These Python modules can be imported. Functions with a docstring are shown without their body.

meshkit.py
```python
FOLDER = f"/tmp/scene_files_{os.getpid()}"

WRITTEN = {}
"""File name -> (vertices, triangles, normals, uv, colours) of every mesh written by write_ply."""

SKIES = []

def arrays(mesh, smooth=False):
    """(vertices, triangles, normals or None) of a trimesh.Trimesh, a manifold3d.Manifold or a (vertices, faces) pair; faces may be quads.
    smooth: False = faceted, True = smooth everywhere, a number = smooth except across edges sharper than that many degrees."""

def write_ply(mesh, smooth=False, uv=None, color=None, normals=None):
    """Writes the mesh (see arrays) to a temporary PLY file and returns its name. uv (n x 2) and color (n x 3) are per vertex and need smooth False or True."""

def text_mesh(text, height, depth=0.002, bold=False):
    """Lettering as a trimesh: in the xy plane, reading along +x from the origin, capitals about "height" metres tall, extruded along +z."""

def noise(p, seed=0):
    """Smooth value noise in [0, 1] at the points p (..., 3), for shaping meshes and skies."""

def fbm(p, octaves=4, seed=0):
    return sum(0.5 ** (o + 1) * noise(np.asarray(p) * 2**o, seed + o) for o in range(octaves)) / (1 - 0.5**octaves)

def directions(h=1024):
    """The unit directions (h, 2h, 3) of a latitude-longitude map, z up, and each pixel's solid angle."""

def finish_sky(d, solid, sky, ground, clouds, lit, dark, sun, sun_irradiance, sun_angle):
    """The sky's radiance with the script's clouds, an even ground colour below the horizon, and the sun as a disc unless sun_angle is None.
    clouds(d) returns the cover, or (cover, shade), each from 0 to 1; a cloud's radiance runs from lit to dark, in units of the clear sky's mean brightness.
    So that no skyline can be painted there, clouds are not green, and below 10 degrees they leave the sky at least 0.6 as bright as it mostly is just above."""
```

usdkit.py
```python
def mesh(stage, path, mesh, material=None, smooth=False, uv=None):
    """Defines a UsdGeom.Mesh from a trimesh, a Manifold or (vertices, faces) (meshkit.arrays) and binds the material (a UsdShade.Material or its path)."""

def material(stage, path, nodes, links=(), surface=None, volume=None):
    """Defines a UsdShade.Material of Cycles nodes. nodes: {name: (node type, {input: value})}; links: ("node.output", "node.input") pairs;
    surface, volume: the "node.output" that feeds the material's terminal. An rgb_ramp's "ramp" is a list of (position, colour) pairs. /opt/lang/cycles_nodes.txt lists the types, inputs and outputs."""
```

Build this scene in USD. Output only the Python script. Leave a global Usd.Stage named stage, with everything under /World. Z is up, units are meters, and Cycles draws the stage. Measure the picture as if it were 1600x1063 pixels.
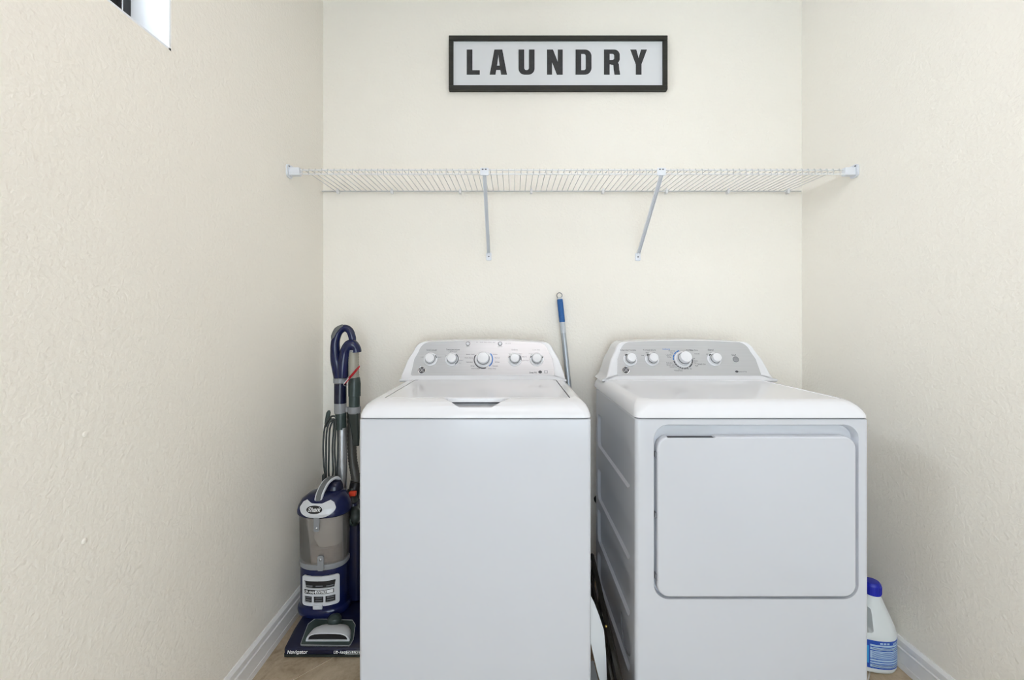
import math, random
import numpy as np, trimesh
import shapely
from shapely.geometry import Polygon, box as sbox, LineString, Point
from shapely import affinity
from manifold3d import Manifold, Mesh as MMesh
from pxr import Usd, UsdGeom, UsdLux, UsdShade, Gf, Sdf
import usdkit, meshkit

stage = Usd.Stage.CreateInMemory()
UsdGeom.SetStageUpAxis(stage, 'Z'); UsdGeom.SetStageMetersPerUnit(stage, 1.0)
UsdGeom.Xform.Define(stage, '/World'); UsdGeom.Scope.Define(stage, '/World/Looks')
PI = math.pi

# ---------------------------------------------------------------- camera, light, exposure
CAM_H, FPX, HX, HY = 1.204, 660.0, 800.0, 505.0          # lens height, focal length in px, vanishing point
cam = UsdGeom.Camera.Define(stage, '/World/camera')
cam.AddTranslateOp().Set((0, 0, CAM_H)); cam.AddRotateXOp().Set(90)
cam.CreateHorizontalApertureAttr(36.0); cam.CreateFocalLengthAttr(36.0 * FPX / 1600)
cam.CreateVerticalApertureAttr(36.0 * 1063 / 1600)
cam.CreateVerticalApertureOffsetAttr(-(531.5 - HY) * 36.0 / 1600)
cam.CreateClippingRangeAttr((0.02, 200.0))
cam.CreateExposureAttr(0.18)

def mat(name, nodes, links=(), surface='p.BSDF'):
    return usdkit.material(stage, '/World/Looks/' + name, nodes, list(links), surface=surface)

dome = UsdLux.DomeLight.Define(stage, '/World/sky')
dome.CreateIntensityAttr(1.0); dome.CreateColorAttr((0.80, 0.90, 1.0)); dome.CreateExposureAttr(0.8)

WINDOW_POWER, LAMP_POWER, DOOR_FILL_POWER = 9.0, 3.85, 0.24
DAY, LAMP_COL = (0.88, 0.945, 1.06), (1.07, 0.962, 0.955)

# ---------------------------------------------------------------- helpers
used = set()
def unique(path):
    if path not in used:
        used.add(path); return path
    k = 1
    while f'{path}_{k:03d}' in used: k += 1
    p = f'{path}_{k:03d}'; used.add(p); return p

class Thing:
    def __init__(s, name, label=None, cat=None, loc=(0, 0, 0), group=None, kind=None):
        s.path = unique('/World/' + name); s.loc = np.array(loc, float)
        x = UsdGeom.Xform.Define(stage, s.path); x.AddTranslateOp().Set(tuple(map(float, loc)))
        tag(x.GetPrim(), label, cat, group, kind)
    def add(s, name, mesh, material, smooth=35, label=None, parent=None, kind=None):
        """mesh in world coordinates; parent: path of the part it belongs to"""
        v, f, n = meshkit.arrays(mesh, False)
        path = unique((parent or s.path) + '/' + name)
        m = usdkit.mesh(stage, path, trimesh.Trimesh(v - s.loc, f, process=False), material, smooth)
        if label: m.GetPrim().SetCustomDataByKey('label', label)
        if kind: m.GetPrim().SetCustomDataByKey('kind', kind)
        return path

def tag(prim, label=None, cat=None, group=None, kind=None):
    for k, v in (('label', label), ('category', cat), ('group', group), ('kind', kind)):
        if v: prim.SetCustomDataByKey(k, v)

def single(name, mesh, material, label, cat, kind=None, smooth=35):
    path = unique('/World/' + name)
    m = usdkit.mesh(stage, path, mesh, material, smooth)
    tag(m.GetPrim(), label, cat, None, kind)

def cat_(*ms): return trimesh.util.concatenate([tm(m) for m in ms])
def tm(m):
    v, f, _ = meshkit.arrays(m, False); return trimesh.Trimesh(v, f, process=False)
def mf(m):
    if isinstance(m, Manifold): return m
    t = trimesh.Trimesh(m.vertices, m.faces, process=True); t.merge_vertices()
    return Manifold(MMesh(np.asarray(t.vertices, np.float32), np.asarray(t.faces, np.uint32)))
def box(x0, x1, y0, y1, z0, z1):
    m = trimesh.creation.box((abs(x1 - x0), abs(y1 - y0), abs(z1 - z0)))
    m.apply_translation(((x0 + x1) / 2, (y0 + y1) / 2, (z0 + z1) / 2)); return m
def rbox(x0, x1, y0, y1, z0, z1, r=0.004, n=12):
    s = Manifold.sphere(r, n)
    return tm(Manifold.batch_hull([s.translate((x, y, z)) for x in (x0 + r, x1 - r) for y in (y0 + r, y1 - r) for z in (z0 + r, z1 - r)]))
def rr(x0, x1, y0, y1, r, n=8):
    """closed rounded-rectangle ring (counter-clockwise), 4(n+1) points"""
    r = max(min(r, (x1 - x0) / 2 - 1e-5, (y1 - y0) / 2 - 1e-5), 1e-5); out = []
    for cx, cy, a in ((x1 - r, y0 + r, -90), (x1 - r, y1 - r, 0), (x0 + r, y1 - r, 90), (x0 + r, y0 + r, 180)):
        for k in range(n + 1):
            t = math.radians(a + 90 * k / n); out.append((cx + r * math.cos(t), cy + r * math.sin(t)))
    return np.array(out)
def loft(rings, caps=True):
    """rings: equal-length closed rings of 3-D points; first ring to last ring"""
    rings = [np.asarray(r, float) for r in rings]; n = len(rings[0]); v = np.vstack(rings); f = []
    for k in range(len(rings) - 1):
        for i in range(n):
            a, b = k * n + i, k * n + (i + 1) % n
            f += [(a, b, b + n), (a, b + n, a + n)]
    if caps:
        for k, flip in ((0, True), (len(rings) - 1, False)):
            c = len(v); v = np.vstack([v, rings[k].mean(0)])
            for i in range(n):
                a, b = k * n + i, k * n + (i + 1) % n
                f.append((b, a, c) if flip else (a, b, c))
    m = trimesh.Trimesh(v, np.array(f), process=False)
    if caps and m.volume < 0: m.invert()
    return m
def zring(ring2, z): return np.column_stack([ring2, np.full(len(ring2), z)])
def yring(ring2, y): return np.column_stack([ring2[:, 0], np.full(len(ring2), y), ring2[:, 1]])
def xring(ring2, x): return np.column_stack([np.full(len(ring2), x), ring2])
def plate_y(x0, x1, z0, z1, y_back, y_front, r, bevel, n=8):
    """slab facing -y with a rounded outline and bevelled front edge"""
    A = rr(x0, x1, z0, z1, r, n); B = rr(x0 + bevel * .3, x1 - bevel * .3, z0 + bevel * .3, z1 - bevel * .3, r - bevel * .3, n)
    C = rr(x0 + bevel, x1 - bevel, z0 + bevel, z1 - bevel, max(r - bevel, .001), n)
    return loft([yring(A, y_back), yring(A, y_front + bevel), yring(B, y_front + bevel * .35), yring(C, y_front)])
def tube(pts, r, sides=12, closed=False, sub=0):
    p = np.asarray(pts, float)
    if sub: p = spline(p, sub, closed)
    r = np.broadcast_to(np.asarray(r, float), (len(p),)) if np.ndim(r) == 0 or len(r) == len(p) else np.interp(np.linspace(0, 1, len(p)), np.linspace(0, 1, len(r)), r)
    if closed: t = np.roll(p, -1, 0) - np.roll(p, 1, 0)
    else: t = np.gradient(p, axis=0)
    t /= np.linalg.norm(t, axis=1, keepdims=True) + 1e-12
    a = np.cross(t[0], (0, 0, 1.0) if abs(t[0][2]) < .9 else (0, 1.0, 0)); rings = []; ang = np.arange(sides) * 2 * PI / sides
    for k in range(len(p)):
        a = a - t[k] * a.dot(t[k]); a /= np.linalg.norm(a); b = np.cross(t[k], a)
        rings.append(p[k] + r[k] * (np.cos(ang)[:, None] * a + np.sin(ang)[:, None] * b))
    if closed: return loft(rings + [rings[0]], caps=False)
    return loft(rings)
def spline(p, n, closed=False):
    p = np.asarray(p, float); m = len(p); out = []
    g = (lambda i: p[i % m]) if closed else (lambda i: p[min(max(i, 0), m - 1)])
    for i in range(m if closed else m - 1):
        for k in range(n):
            t = k / n; a, b, c, d = g(i - 1), g(i), g(i + 1), g(i + 2)
            out.append(.5 * (2 * b + (c - a) * t + (2 * a - 5 * b + 4 * c - d) * t * t + (3 * b - a - 3 * c + d) * t ** 3))
    if not closed: out.append(p[-1])
    return np.array(out)
def lathe(profile, sections=40): return trimesh.creation.revolve(np.array(profile, float), sections=sections)
def frame(o, u, v, n):
    T = np.eye(4); T[:3, 0], T[:3, 1], T[:3, 2], T[:3, 3] = u, v, n, o; return T
def put(mesh, T): m = tm(mesh).copy(); m.apply_transform(T); return m
def extrude(poly, h):
    polys = [g for g in getattr(poly, 'geoms', [poly]) if g.area > 1e-12]
    return trimesh.util.concatenate([trimesh.creation.extrude_polygon(g, h, engine='earcut') for g in polys])
def prism_y(poly, y0, y1):
    """polygon in (x, z) extruded between y0 < y1"""
    m = extrude(poly, y1 - y0); v = m.vertices.copy()
    m.vertices = np.column_stack([v[:, 0], y1 - v[:, 2], v[:, 1]]); return m
def prism_x(poly, x0, x1):
    m = extrude(poly, x1 - x0); v = m.vertices.copy()
    m.vertices = np.column_stack([x0 + v[:, 2], v[:, 0], v[:, 1]]); return m
def text(s, h, depth=.0006, bold=False, cx=None, squeeze=1.0):
    m = meshkit.text_mesh(s, h, depth, bold); m.apply_scale((squeeze, 1, 1)); b = m.bounds
    if cx == 'c': m.apply_translation((-(b[0][0] + b[1][0]) / 2, 0, 0))
    if cx == 'r': m.apply_translation((-b[1][0], 0, 0))
    return m
def X(px, y): return (px - HX) * y / FPX
def Z(py, y): return CAM_H - (py - HY) * y / FPX
def P(px, py, y): return np.array([X(px, y), y, Z(py, y)])

# ---------------------------------------------------------------- materials
def plain(name, col, rough=.45, metal=0.0, **kw):
    return mat(name, {'p': ('principled_bsdf', dict(base_color=col, roughness=rough, metallic=metal, **kw))})
def bumpy(name, col, col2, scale, strength, dist, rough=.6, detail=3.0, spec=.5):
    return mat(name, {'g': ('geometry', {}), 'n': ('noise_texture', dict(scale=scale, detail=detail, roughness=.55)),
                      'r': ('rgb_ramp', dict(ramp=[(.3, col), (.7, col2)])),
                      'b': ('bump', dict(strength=strength, distance=dist)),
                      'p': ('principled_bsdf', dict(roughness=rough, specular_ior_level=spec))},
               [('g.position', 'n.vector'), ('n.fac', 'r.fac'), ('r.color', 'p.base_color'), ('n.fac', 'b.height'), ('b.normal', 'p.normal')])
WALL = (.905, .862, .782)
M_wall = mat('wall_paint', {'g': ('geometry', {}), 'n': ('noise_texture', dict(scale=90.0, detail=2.5, roughness=.5, distortion=.4)),
        'k': ('noise_texture', dict(scale=26.0, detail=3.0, roughness=.6)), 'm': ('math', dict(math_type='multiply_add', value2=.6)),
        'b': ('bump', dict(strength=.34, distance=.006)), 'p': ('principled_bsdf', dict(base_color=WALL, roughness=.62, specular_ior_level=.3))},
        [('g.position', 'n.vector'), ('g.position', 'k.vector'), ('k.fac', 'm.value1'), ('n.fac', 'm.value3'), ('m.value', 'b.height'), ('b.normal', 'p.normal')])
M_ceiling = bumpy('ceiling_paint', (.90, .89, .88), (.91, .90, .89), 60.0, .3, .004, .7)
M_trim = plain('trim_white', (.84, .83, .82), .35)
M_reveal = plain('reveal_white', (.86, .87, .88), .5)
M_grout = bumpy('grout', (.80, .76, .69), (.86, .82, .75), 90.0, .2, .001, .85)
def tile_mat(name, a, b, c):
    return mat(name, {'g': ('geometry', {}), 'n': ('noise_texture', dict(scale=9.0, detail=7.0, roughness=.68, distortion=.7)),
        'f': ('noise_texture', dict(scale=55.0, detail=4.0, roughness=.7)), 'm': ('math', dict(math_type='multiply_add', value2=.35)),
        'r': ('rgb_ramp', dict(ramp=[(.42, a), (.62, b), (.85, c)])), 'b': ('bump', dict(strength=.25, distance=.002)),
        'p': ('principled_bsdf', dict(roughness=.42))},
        [('g.position', 'n.vector'), ('g.position', 'f.vector'), ('f.fac', 'm.value1'), ('n.fac', 'm.value3'), ('m.value', 'r.fac'), ('r.color', 'p.base_color'), ('m.value', 'b.height'), ('b.normal', 'p.normal')])
M_tiles = [tile_mat('floor_tile', (.25, .185, .115), (.43, .335, .225), (.56, .46, .33)),
           tile_mat('floor_tile_warm', (.28, .20, .12), (.45, .345, .225), (.58, .47, .33)),
           tile_mat('floor_tile_pale', (.27, .205, .135), (.47, .375, .26), (.60, .50, .37))]
M_enamel_dimmed = plain('white_enamel_dimmed', (.635, .65, .69), .17)  # white enamel darkened in colour to imitate weaker light on the machine fronts
M_cover = plain('white_plastic_gloss', (.80, .803, .825), .06, specular_ior_level=.28)
M_white = plain('white_plastic', (.84, .845, .86), .3)
M_seam = plain('seam_dark', (.045, .047, .055), .7)
M_silver = mat('silver_panel', {'g': ('geometry', {}), 'mp': ('mapping', dict(scale=(3.0, 3.0, 900.0))), 'n': ('noise_texture', dict(scale=1.0, detail=2.0)),
        'r': ('rgb_ramp', dict(ramp=[(.3, (.53, .54, .555)), (.7, (.575, .585, .60))])), 'p': ('principled_bsdf', dict(metallic=.35, roughness=.28))},
        [('g.position', 'mp.vector'), ('mp.vector', 'n.vector'), ('n.fac', 'r.fac'), ('r.color', 'p.base_color')])
M_ink = plain('panel_ink', (.06, .062, .07), .5)
M_inkgrey = plain('panel_ink_grey', (.17, .175, .19), .5)
M_inkblue = plain('panel_ink_blue', (.02, .16, .52), .45)
M_chrome = plain('chrome_trim', (.75, .76, .78), .15, 1.0)
M_wire = plain('white_coated_wire', (.80, .80, .80), .35)
M_wire_shaded = plain('white_wire_shaded', (.60, .595, .58), .4)  # darker copy of the white wire, shade of its underside put into the colour
M_bracket = plain('white_bracket', (.76, .785, .83), .38)
M_brace = plain('white_enamelled_brace', (.74, .76, .79), .4)
M_blackwood = mat('distressed_black_wood', {'g': ('geometry', {}), 'mp': ('mapping', dict(scale=(6.0, 60.0, 60.0))), 'n': ('noise_texture', dict(scale=3.0, detail=5.0, roughness=.7)),
        'r': ('rgb_ramp', dict(ramp=[(.3, (.008, .008, .005)), (.66, (.020, .019, .012)), (.80, (.13, .12, .08))])), 'b': ('bump', dict(strength=.4, distance=.002)),
        'p': ('principled_bsdf', dict(roughness=.5))},
        [('g.position', 'mp.vector'), ('mp.vector', 'n.vector'), ('n.fac', 'r.fac'), ('r.color', 'p.base_color'), ('n.fac', 'b.height'), ('b.normal', 'p.normal')])
M_board = plain('sign_board_white', (.72, .73, .745), .55)
M_letter = bumpy('sign_letter_black', (.022, .022, .024), (.036, .036, .037), 70.0, .1, .001, .6)
M_navy = plain('navy_plastic', (.005, .0095, .056), .14)
M_navydark = plain('dark_navy_plastic', (.004, .006, .028), .22)
M_black = plain('black_plastic', (.012, .012, .013), .35)
M_vgrey = plain('silver_grey_plastic', (.26, .265, .275), .3)
M_vlight = plain('pale_silver_plastic', (.66, .67, .69), .3)
M_green = plain('slate_green_plastic', (.034, .052, .048), .35)
M_dkgreen = plain('dark_slate_plastic', (.018, .026, .023), .35)
M_hose = plain('taupe_hose', (.34, .325, .27), .45)
M_hosedark = plain('dark_hose', (.055, .053, .045), .45)
M_alu = plain('brushed_aluminium', (.50, .51, .53), .3, .85)
M_cord = plain('grey_rubber_cord', (.045, .052, .05), .5)
M_red = plain('red_plastic', (.50, .012, .022), .35)
M_orange = plain('orange_red_plastic', (.75, .06, .02), .4)
M_paper = plain('white_print', (.85, .85, .85), .6)
M_bin = mat('clear_bin', {'t': ('transparent_bsdf', dict(color=(.88, .86, .84))), 'g': ('glossy_bsdf', dict(color=(.9, .9, .9), roughness=.08)),
        'd': ('diffuse_bsdf', dict(color=(.66, .62, .58))), 'f': ('fresnel', dict(IOR=1.45)), 'a': ('mix_closure', dict(fac=.16)), 'm': ('mix_closure', {})},
        [('t.BSDF', 'a.closure1'), ('d.BSDF', 'a.closure2'), ('f.fac', 'm.fac'), ('a.closure', 'm.closure1'), ('g.BSDF', 'm.closure2')], 'm.closure')
M_dust = bumpy('lint_dust', (.27, .20, .165), (.48, .37, .32), 60.0, .9, .012, .95, 6.0)
M_shroud = bumpy('dusty_shroud', (.56, .51, .48), (.66, .61, .57), 30.0, .2, .002, .7)
M_bluegrip = bumpy('blue_foam_grip', (.012, .095, .30), (.02, .12, .36), 120.0, .3, .001, .55)
M_pole = plain('grey_steel_pole', (.43, .46, .49), .35, .5)
M_sleeve = plain('pale_grey_sleeve', (.52, .55, .58), .4)
M_jug = plain('jug_white_plastic', (.74, .77, .76), .33, subsurface_weight=.15, subsurface_radius=(.02, .02, .02))
M_cap = plain('blue_cap', (.008, .018, .42), .35)
M_labblue = plain('label_blue', (.012, .07, .42), .35)
M_labsky = plain('label_sky', (.03, .30, .66), .35)
M_labpale = plain('label_pale', (.42, .58, .74), .4)
M_labnavy = plain('label_navy', (.01, .03, .20), .4)
M_frame = plain('bronze_window_frame', (.015, .016, .020), .25)
M_glass = mat('window_glass', {'t': ('transparent_bsdf', dict(color=(.95, .97, .97))), 'g': ('glossy_bsdf', dict(roughness=.02)), 'f': ('fresnel', dict(IOR=1.45)), 'm': ('mix_closure', {})},
              [('f.fac', 'm.fac'), ('t.BSDF', 'm.closure1'), ('g.BSDF', 'm.closure2')], 'm.closure')
M_rack = plain('black_powder_coat', (.022, .020, .014), .4)
M_brass = plain('brass_rivet', (.85, .62, .18), .25, 1.0)
M_sheet = plain('white_sheet_plastic', (.74, .76, .77), .4)
M_lamp = mat('lamp_diffuser', {'e': ('emission', dict(color=LAMP_COL, strength=LAMP_POWER))}, [], 'e.emission')
M_rubber = plain('black_rubber', (.02, .02, .02), .7)

# ---------------------------------------------------------------- room
WL, WR, WB, WF, CEIL = -.889, 1.365, 1.988, -1.70, 2.76
TH = .16
WIN_Y0, WIN_Y1 = .28, 1.102
WIN_Z0 = CAM_H + (HY - 80.5) * 1.102 / FPX
WIN_Z1 = WIN_Z0 + .56

def S(name, label, cat): return Thing(name, label, cat, kind='structure')
fl = S('floor', 'beige stone-look ceramic tile floor laid on the diagonal with pale grout', 'floor')
fl.add('grout_bed', box(WL - TH, WR + TH, WF - TH, WB + TH, -.06, -.0022), M_grout)
rng = random.Random(4)
Tp, J = .4575, .0042
room = sbox(WL, WF, WR, WB)
for i in range(-9, 10):
    for j in range(-9, 10):
        # diagonal lattice: lines y-x = 2.164 + k*T*sqrt2 and x+y = .50 + k*T*sqrt2
        c0, d0 = 2.164 - HY * 0 + (i - .0) * Tp * math.sqrt(2), .50 + j * Tp * math.sqrt(2)
        r2 = math.sqrt(2); g = J / 2 * r2
        cs = [(c0 + g, d0 + g), (c0 + g, d0 + Tp * r2 - g), (c0 + Tp * r2 - g, d0 + Tp * r2 - g), (c0 + Tp * r2 - g, d0 + g)]
        poly = Polygon([((d - c) / 2, (d + c) / 2) for c, d in cs]).intersection(room)
        if poly.is_empty or poly.area < 1e-4: continue
        m = extrude(poly, .006); m.apply_translation((0, 0, -.006 + rng.uniform(-.0003, .0)))
        fl.add('tile', m, M_tiles[rng.randrange(3)], False)

wl = S('wall_left', 'cream textured left wall with a high window opening', 'wall')
A, B, z0, z1 = WIN_Y0, WIN_Y1, WIN_Z0, WIN_Z1
pl = sbox(WF - TH, 0, WB + TH, CEIL).difference(sbox(A, z0, B, z1))
wl.add('wall_surface', prism_x(pl, WL - TH, WL), M_wall, False)
for px_, py_ in ((133, 679), (132, 846)):
    y = FPX * WL / (px_ - HX)
    m = lathe([(0, .0022), (.003, .002), (.0055, .001), (.007, -.001), (0, -.001)], 16)
    wl.add('patched_anchor', put(m, frame((WL, y, Z(py_, y)), (0, 1, 0), (0, 0, 1), (1, 0, 0))), M_wall, True)
wr = S('wall_right', 'cream textured right wall beside the dryer', 'wall')
wr.add('wall_surface', box(WR, WR + TH, WF - TH, WB + TH, 0, CEIL), M_wall, False)
wb = S('wall_back', 'cream textured back wall behind the washer and dryer', 'wall')
wb.add('wall_surface', box(WL - .001, WR + .001, WB, WB + TH, 0, CEIL), M_wall, False)
wf = S('wall_front', 'cream textured wall behind the camera and an opening cut for the added door', 'wall')
DX0, DX1, DZ = -.72, 1.18, 2.08
wf.add('wall_surface', prism_y(sbox(WL - .001, 0, WR + .001, CEIL).difference(sbox(DX0, -.1, DX1, DZ)), WF - TH, WF), M_wall, False)
dr = S('door_1', 'white framed sliding glass door added unseen behind the camera for fill light', 'door')  # unseen door, invented to give the frontal fill light an opening
for k, (xa, xb, yy) in enumerate(((DX0 + .003, .27, WF - .07), (.19, DX1 - .003, WF - .12))):
    for a, b in ((xa, xa + .08), (xb - .08, xb)): dr.add('door_stile', box(a, b, yy - .02, yy + .02, .004, DZ - .003), M_trim, False)
    for a, b in ((.004, .10), (DZ - .083, DZ - .003)): dr.add('door_rail', box(xa + .08, xb - .08, yy - .02, yy + .02, a, b), M_trim, False)
    dr.add('glass_panel', box(xa + .08, xb - .08, yy - .004, yy + .004, .10, DZ - .083), M_glass, False)
dr.add('door_handle', rbox(.21, .235, WF - .05, WF - .02, .95, 1.15, .006), M_chrome)
door_fill = UsdLux.RectLight.Define(stage, '/World/added_door_fill')  # added area light: frontal fill from behind the camera
door_fill.CreateWidthAttr(DX1 - DX0); door_fill.CreateHeightAttr(DZ); door_fill.CreateIntensityAttr(DOOR_FILL_POWER); door_fill.CreateColorAttr(DAY)
door_fill.AddTranslateOp().Set(((DX0 + DX1) / 2, WF - TH - .03, DZ / 2)); door_fill.AddRotateXYZOp().Set((90, 0, 180))
ce = S('ceiling', 'white textured ceiling', 'ceiling')
ce.add('ceiling_surface', box(WL - TH, WR + TH, WF - TH, WB + TH, CEIL, CEIL + .1), M_ceiling, False)

BH, BT = .106, .013
prof = [(0, 0), (BT, 0), (BT, .022), (BT - .0015, .0235), (BT - .0015, .066), (BT, .068), (BT, .071), (BT - .005, .0735), (BT - .005, .078), (BT - .002, .080), (BT - .002, .096), (BT - .005, .1005), (.004, BH), (0, BH)]
def baseboard(name, label, p0, p1, nrm):
    t = S(name, label, 'baseboard'); p0, p1, nrm = map(np.array, (p0, p1, nrm))
    rings = [np.array([(q[0] + nrm[0] * a, q[1] + nrm[1] * a, z) for a, z in prof]) for q in (p0, p1)]
    m = loft(rings); poly = Polygon(prof)
    t.add('moulding', m, M_trim, False)
baseboard('baseboard_left', 'white moulded baseboard along the left wall', (WL, WF), (WL, WB), (1, 0))
baseboard('baseboard_right', 'white moulded baseboard along the right wall', (WR, WF), (WR, WB), (-1, 0))
baseboard('baseboard_back', 'white moulded baseboard along the back wall', (WL + BT, WB), (WR - BT, WB), (0, -1))

# window: white reveal lining, bronze frame, panes
RV, FT = .100, .055
tr = S('trim_1', 'white painted window reveal in the left wall', 'trim')
x0r, x1r = WL - RV, WL - .0005
tr.add('jamb', box(x0r - FT, x1r, B - .006, B + .0005, z0, z1), M_reveal, False)
tr.add('jamb', box(x0r - FT, x1r, A - .0005, A + .006, z0, z1), M_reveal, False)
tr.add('sill', box(x0r - FT, x1r, A, B, z0 - .0005, z0 + .006), M_reveal, False)
tr.add('head', box(x0r - FT, x1r, A, B, z1 - .006, z1 + .0005), M_reveal, False)
wi = S('window_1', 'dark bronze framed high window in the left wall', 'window')
def wframe(xa, xb, ya, yb, za, zb, w, name):
    wi.add(name, box(xa, xb, ya, ya + w, za, zb), M_frame, False); wi.add(name, box(xa, xb, yb - w, yb, za, zb), M_frame, False)
    wi.add(name, box(xa, xb, ya + w, yb - w, za, za + w), M_frame, False); wi.add(name, box(xa, xb, ya + w, yb - w, zb - w, zb), M_frame, False)
yA, yB, zA, zB = A + .006, B - .006, z0 + .006, z1 - .006
wframe(x0r - FT, x0r, yA, yB, zA, zB, .022, 'frame_bar')
wframe(x0r - FT + .012, x0r - .016, yA + .022, yB - .022, zA + .022, zB - .022, .018, 'sash_bar')
ym = (yA + yB) / 2
wi.add('mullion', box(x0r - FT + .010, x0r - .012, ym - .014, ym + .014, zA + .03, zB - .03), M_frame, False)
for xa in (x0r - .0015, x0r - .020, x0r - .034):
    wi.add('track_bead', box(xa - .0015, xa + .0015, yB - .0245, yB - .022, zA + .022, zB - .022), M_chrome, False)
for a, b in ((yA + .038, ym - .012), (ym + .012, yB - .038)):
    wi.add('pane', box(x0r - .030, x0r - .026, a, b, zA + .038, zB - .038), M_glass, False)
# daylight of the window
wlight = UsdLux.RectLight.Define(stage, '/World/window_daylight')
wlight.CreateWidthAttr(B - A - .09); wlight.CreateHeightAttr(z1 - z0 - .09); wlight.CreateIntensityAttr(WINDOW_POWER); wlight.CreateColorAttr(DAY)
wlight.AddTranslateOp().Set((x0r - FT - .03, (A + B) / 2, (z0 + z1) / 2)); wlight.AddRotateXYZOp().Set((90, 0, -90))

# ceiling lamp (out of the frame, above the photographer)
cl = Thing('ceiling_light', 'white flush ceiling light with a frosted diffuser above the photographer', 'ceiling light', (.24, .05, CEIL))
LX, LY, LW, LD = .24, .10, .62, .36
cl.add('housing', loft([zring(rr(LX - LW, LX + LW, LY - LD, LY + LD, .05), CEIL), zring(rr(LX - LW, LX + LW, LY - LD, LY + LD, .05), CEIL - .02)]), M_white)
cl.add('diffuser', loft([zring(rr(LX - LW + .02, LX + LW - .02, LY - LD + .02, LY + LD - .02, .04), CEIL - .0201), zring(rr(LX - LW + .02, LX + LW - .02, LY - LD + .02, LY + LD - .02, .04), CEIL - .045), zring(rr(LX - LW + .05, LX + LW - .05, LY - LD + .05, LY + LD - .05, .03), CEIL - .06)]), M_lamp)

# ---------------------------------------------------------------- washer and dryer
FY = 1.248                                            # front plane of both machines
SEAM = Z(654, FY); DECK = SEAM + .049
YB_ = 1.895
SLOPE = .42
YF0, ZC0 = 1.737, DECK + .008                          # console face foot
def face_y(z): return YF0 + (z - ZC0) * SLOPE
NRM = np.array([0, -1, SLOPE]); NRM = NRM / np.linalg.norm(NRM)
VUP = np.array([0, SLOPE, 1]); VUP = VUP / np.linalg.norm(VUP)
def face_pt(px, py, off=0.0):
    """point of the console face seen at that place"""
    d = np.array([(px - HX) / FPX, 1, (HY - py) / FPX])
    # y = YF0 + (CAM_H + t d2 - ZC0) SLOPE, y = t
    t = (YF0 + (CAM_H - ZC0) * SLOPE) / (1 - d[2] * SLOPE)
    return np.array([0, 0, CAM_H]) + t * d + NRM * off
def face_frame(px, py, off=0.0): return frame(face_pt(px, py, off), (1, 0, 0), VUP, NRM)
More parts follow.
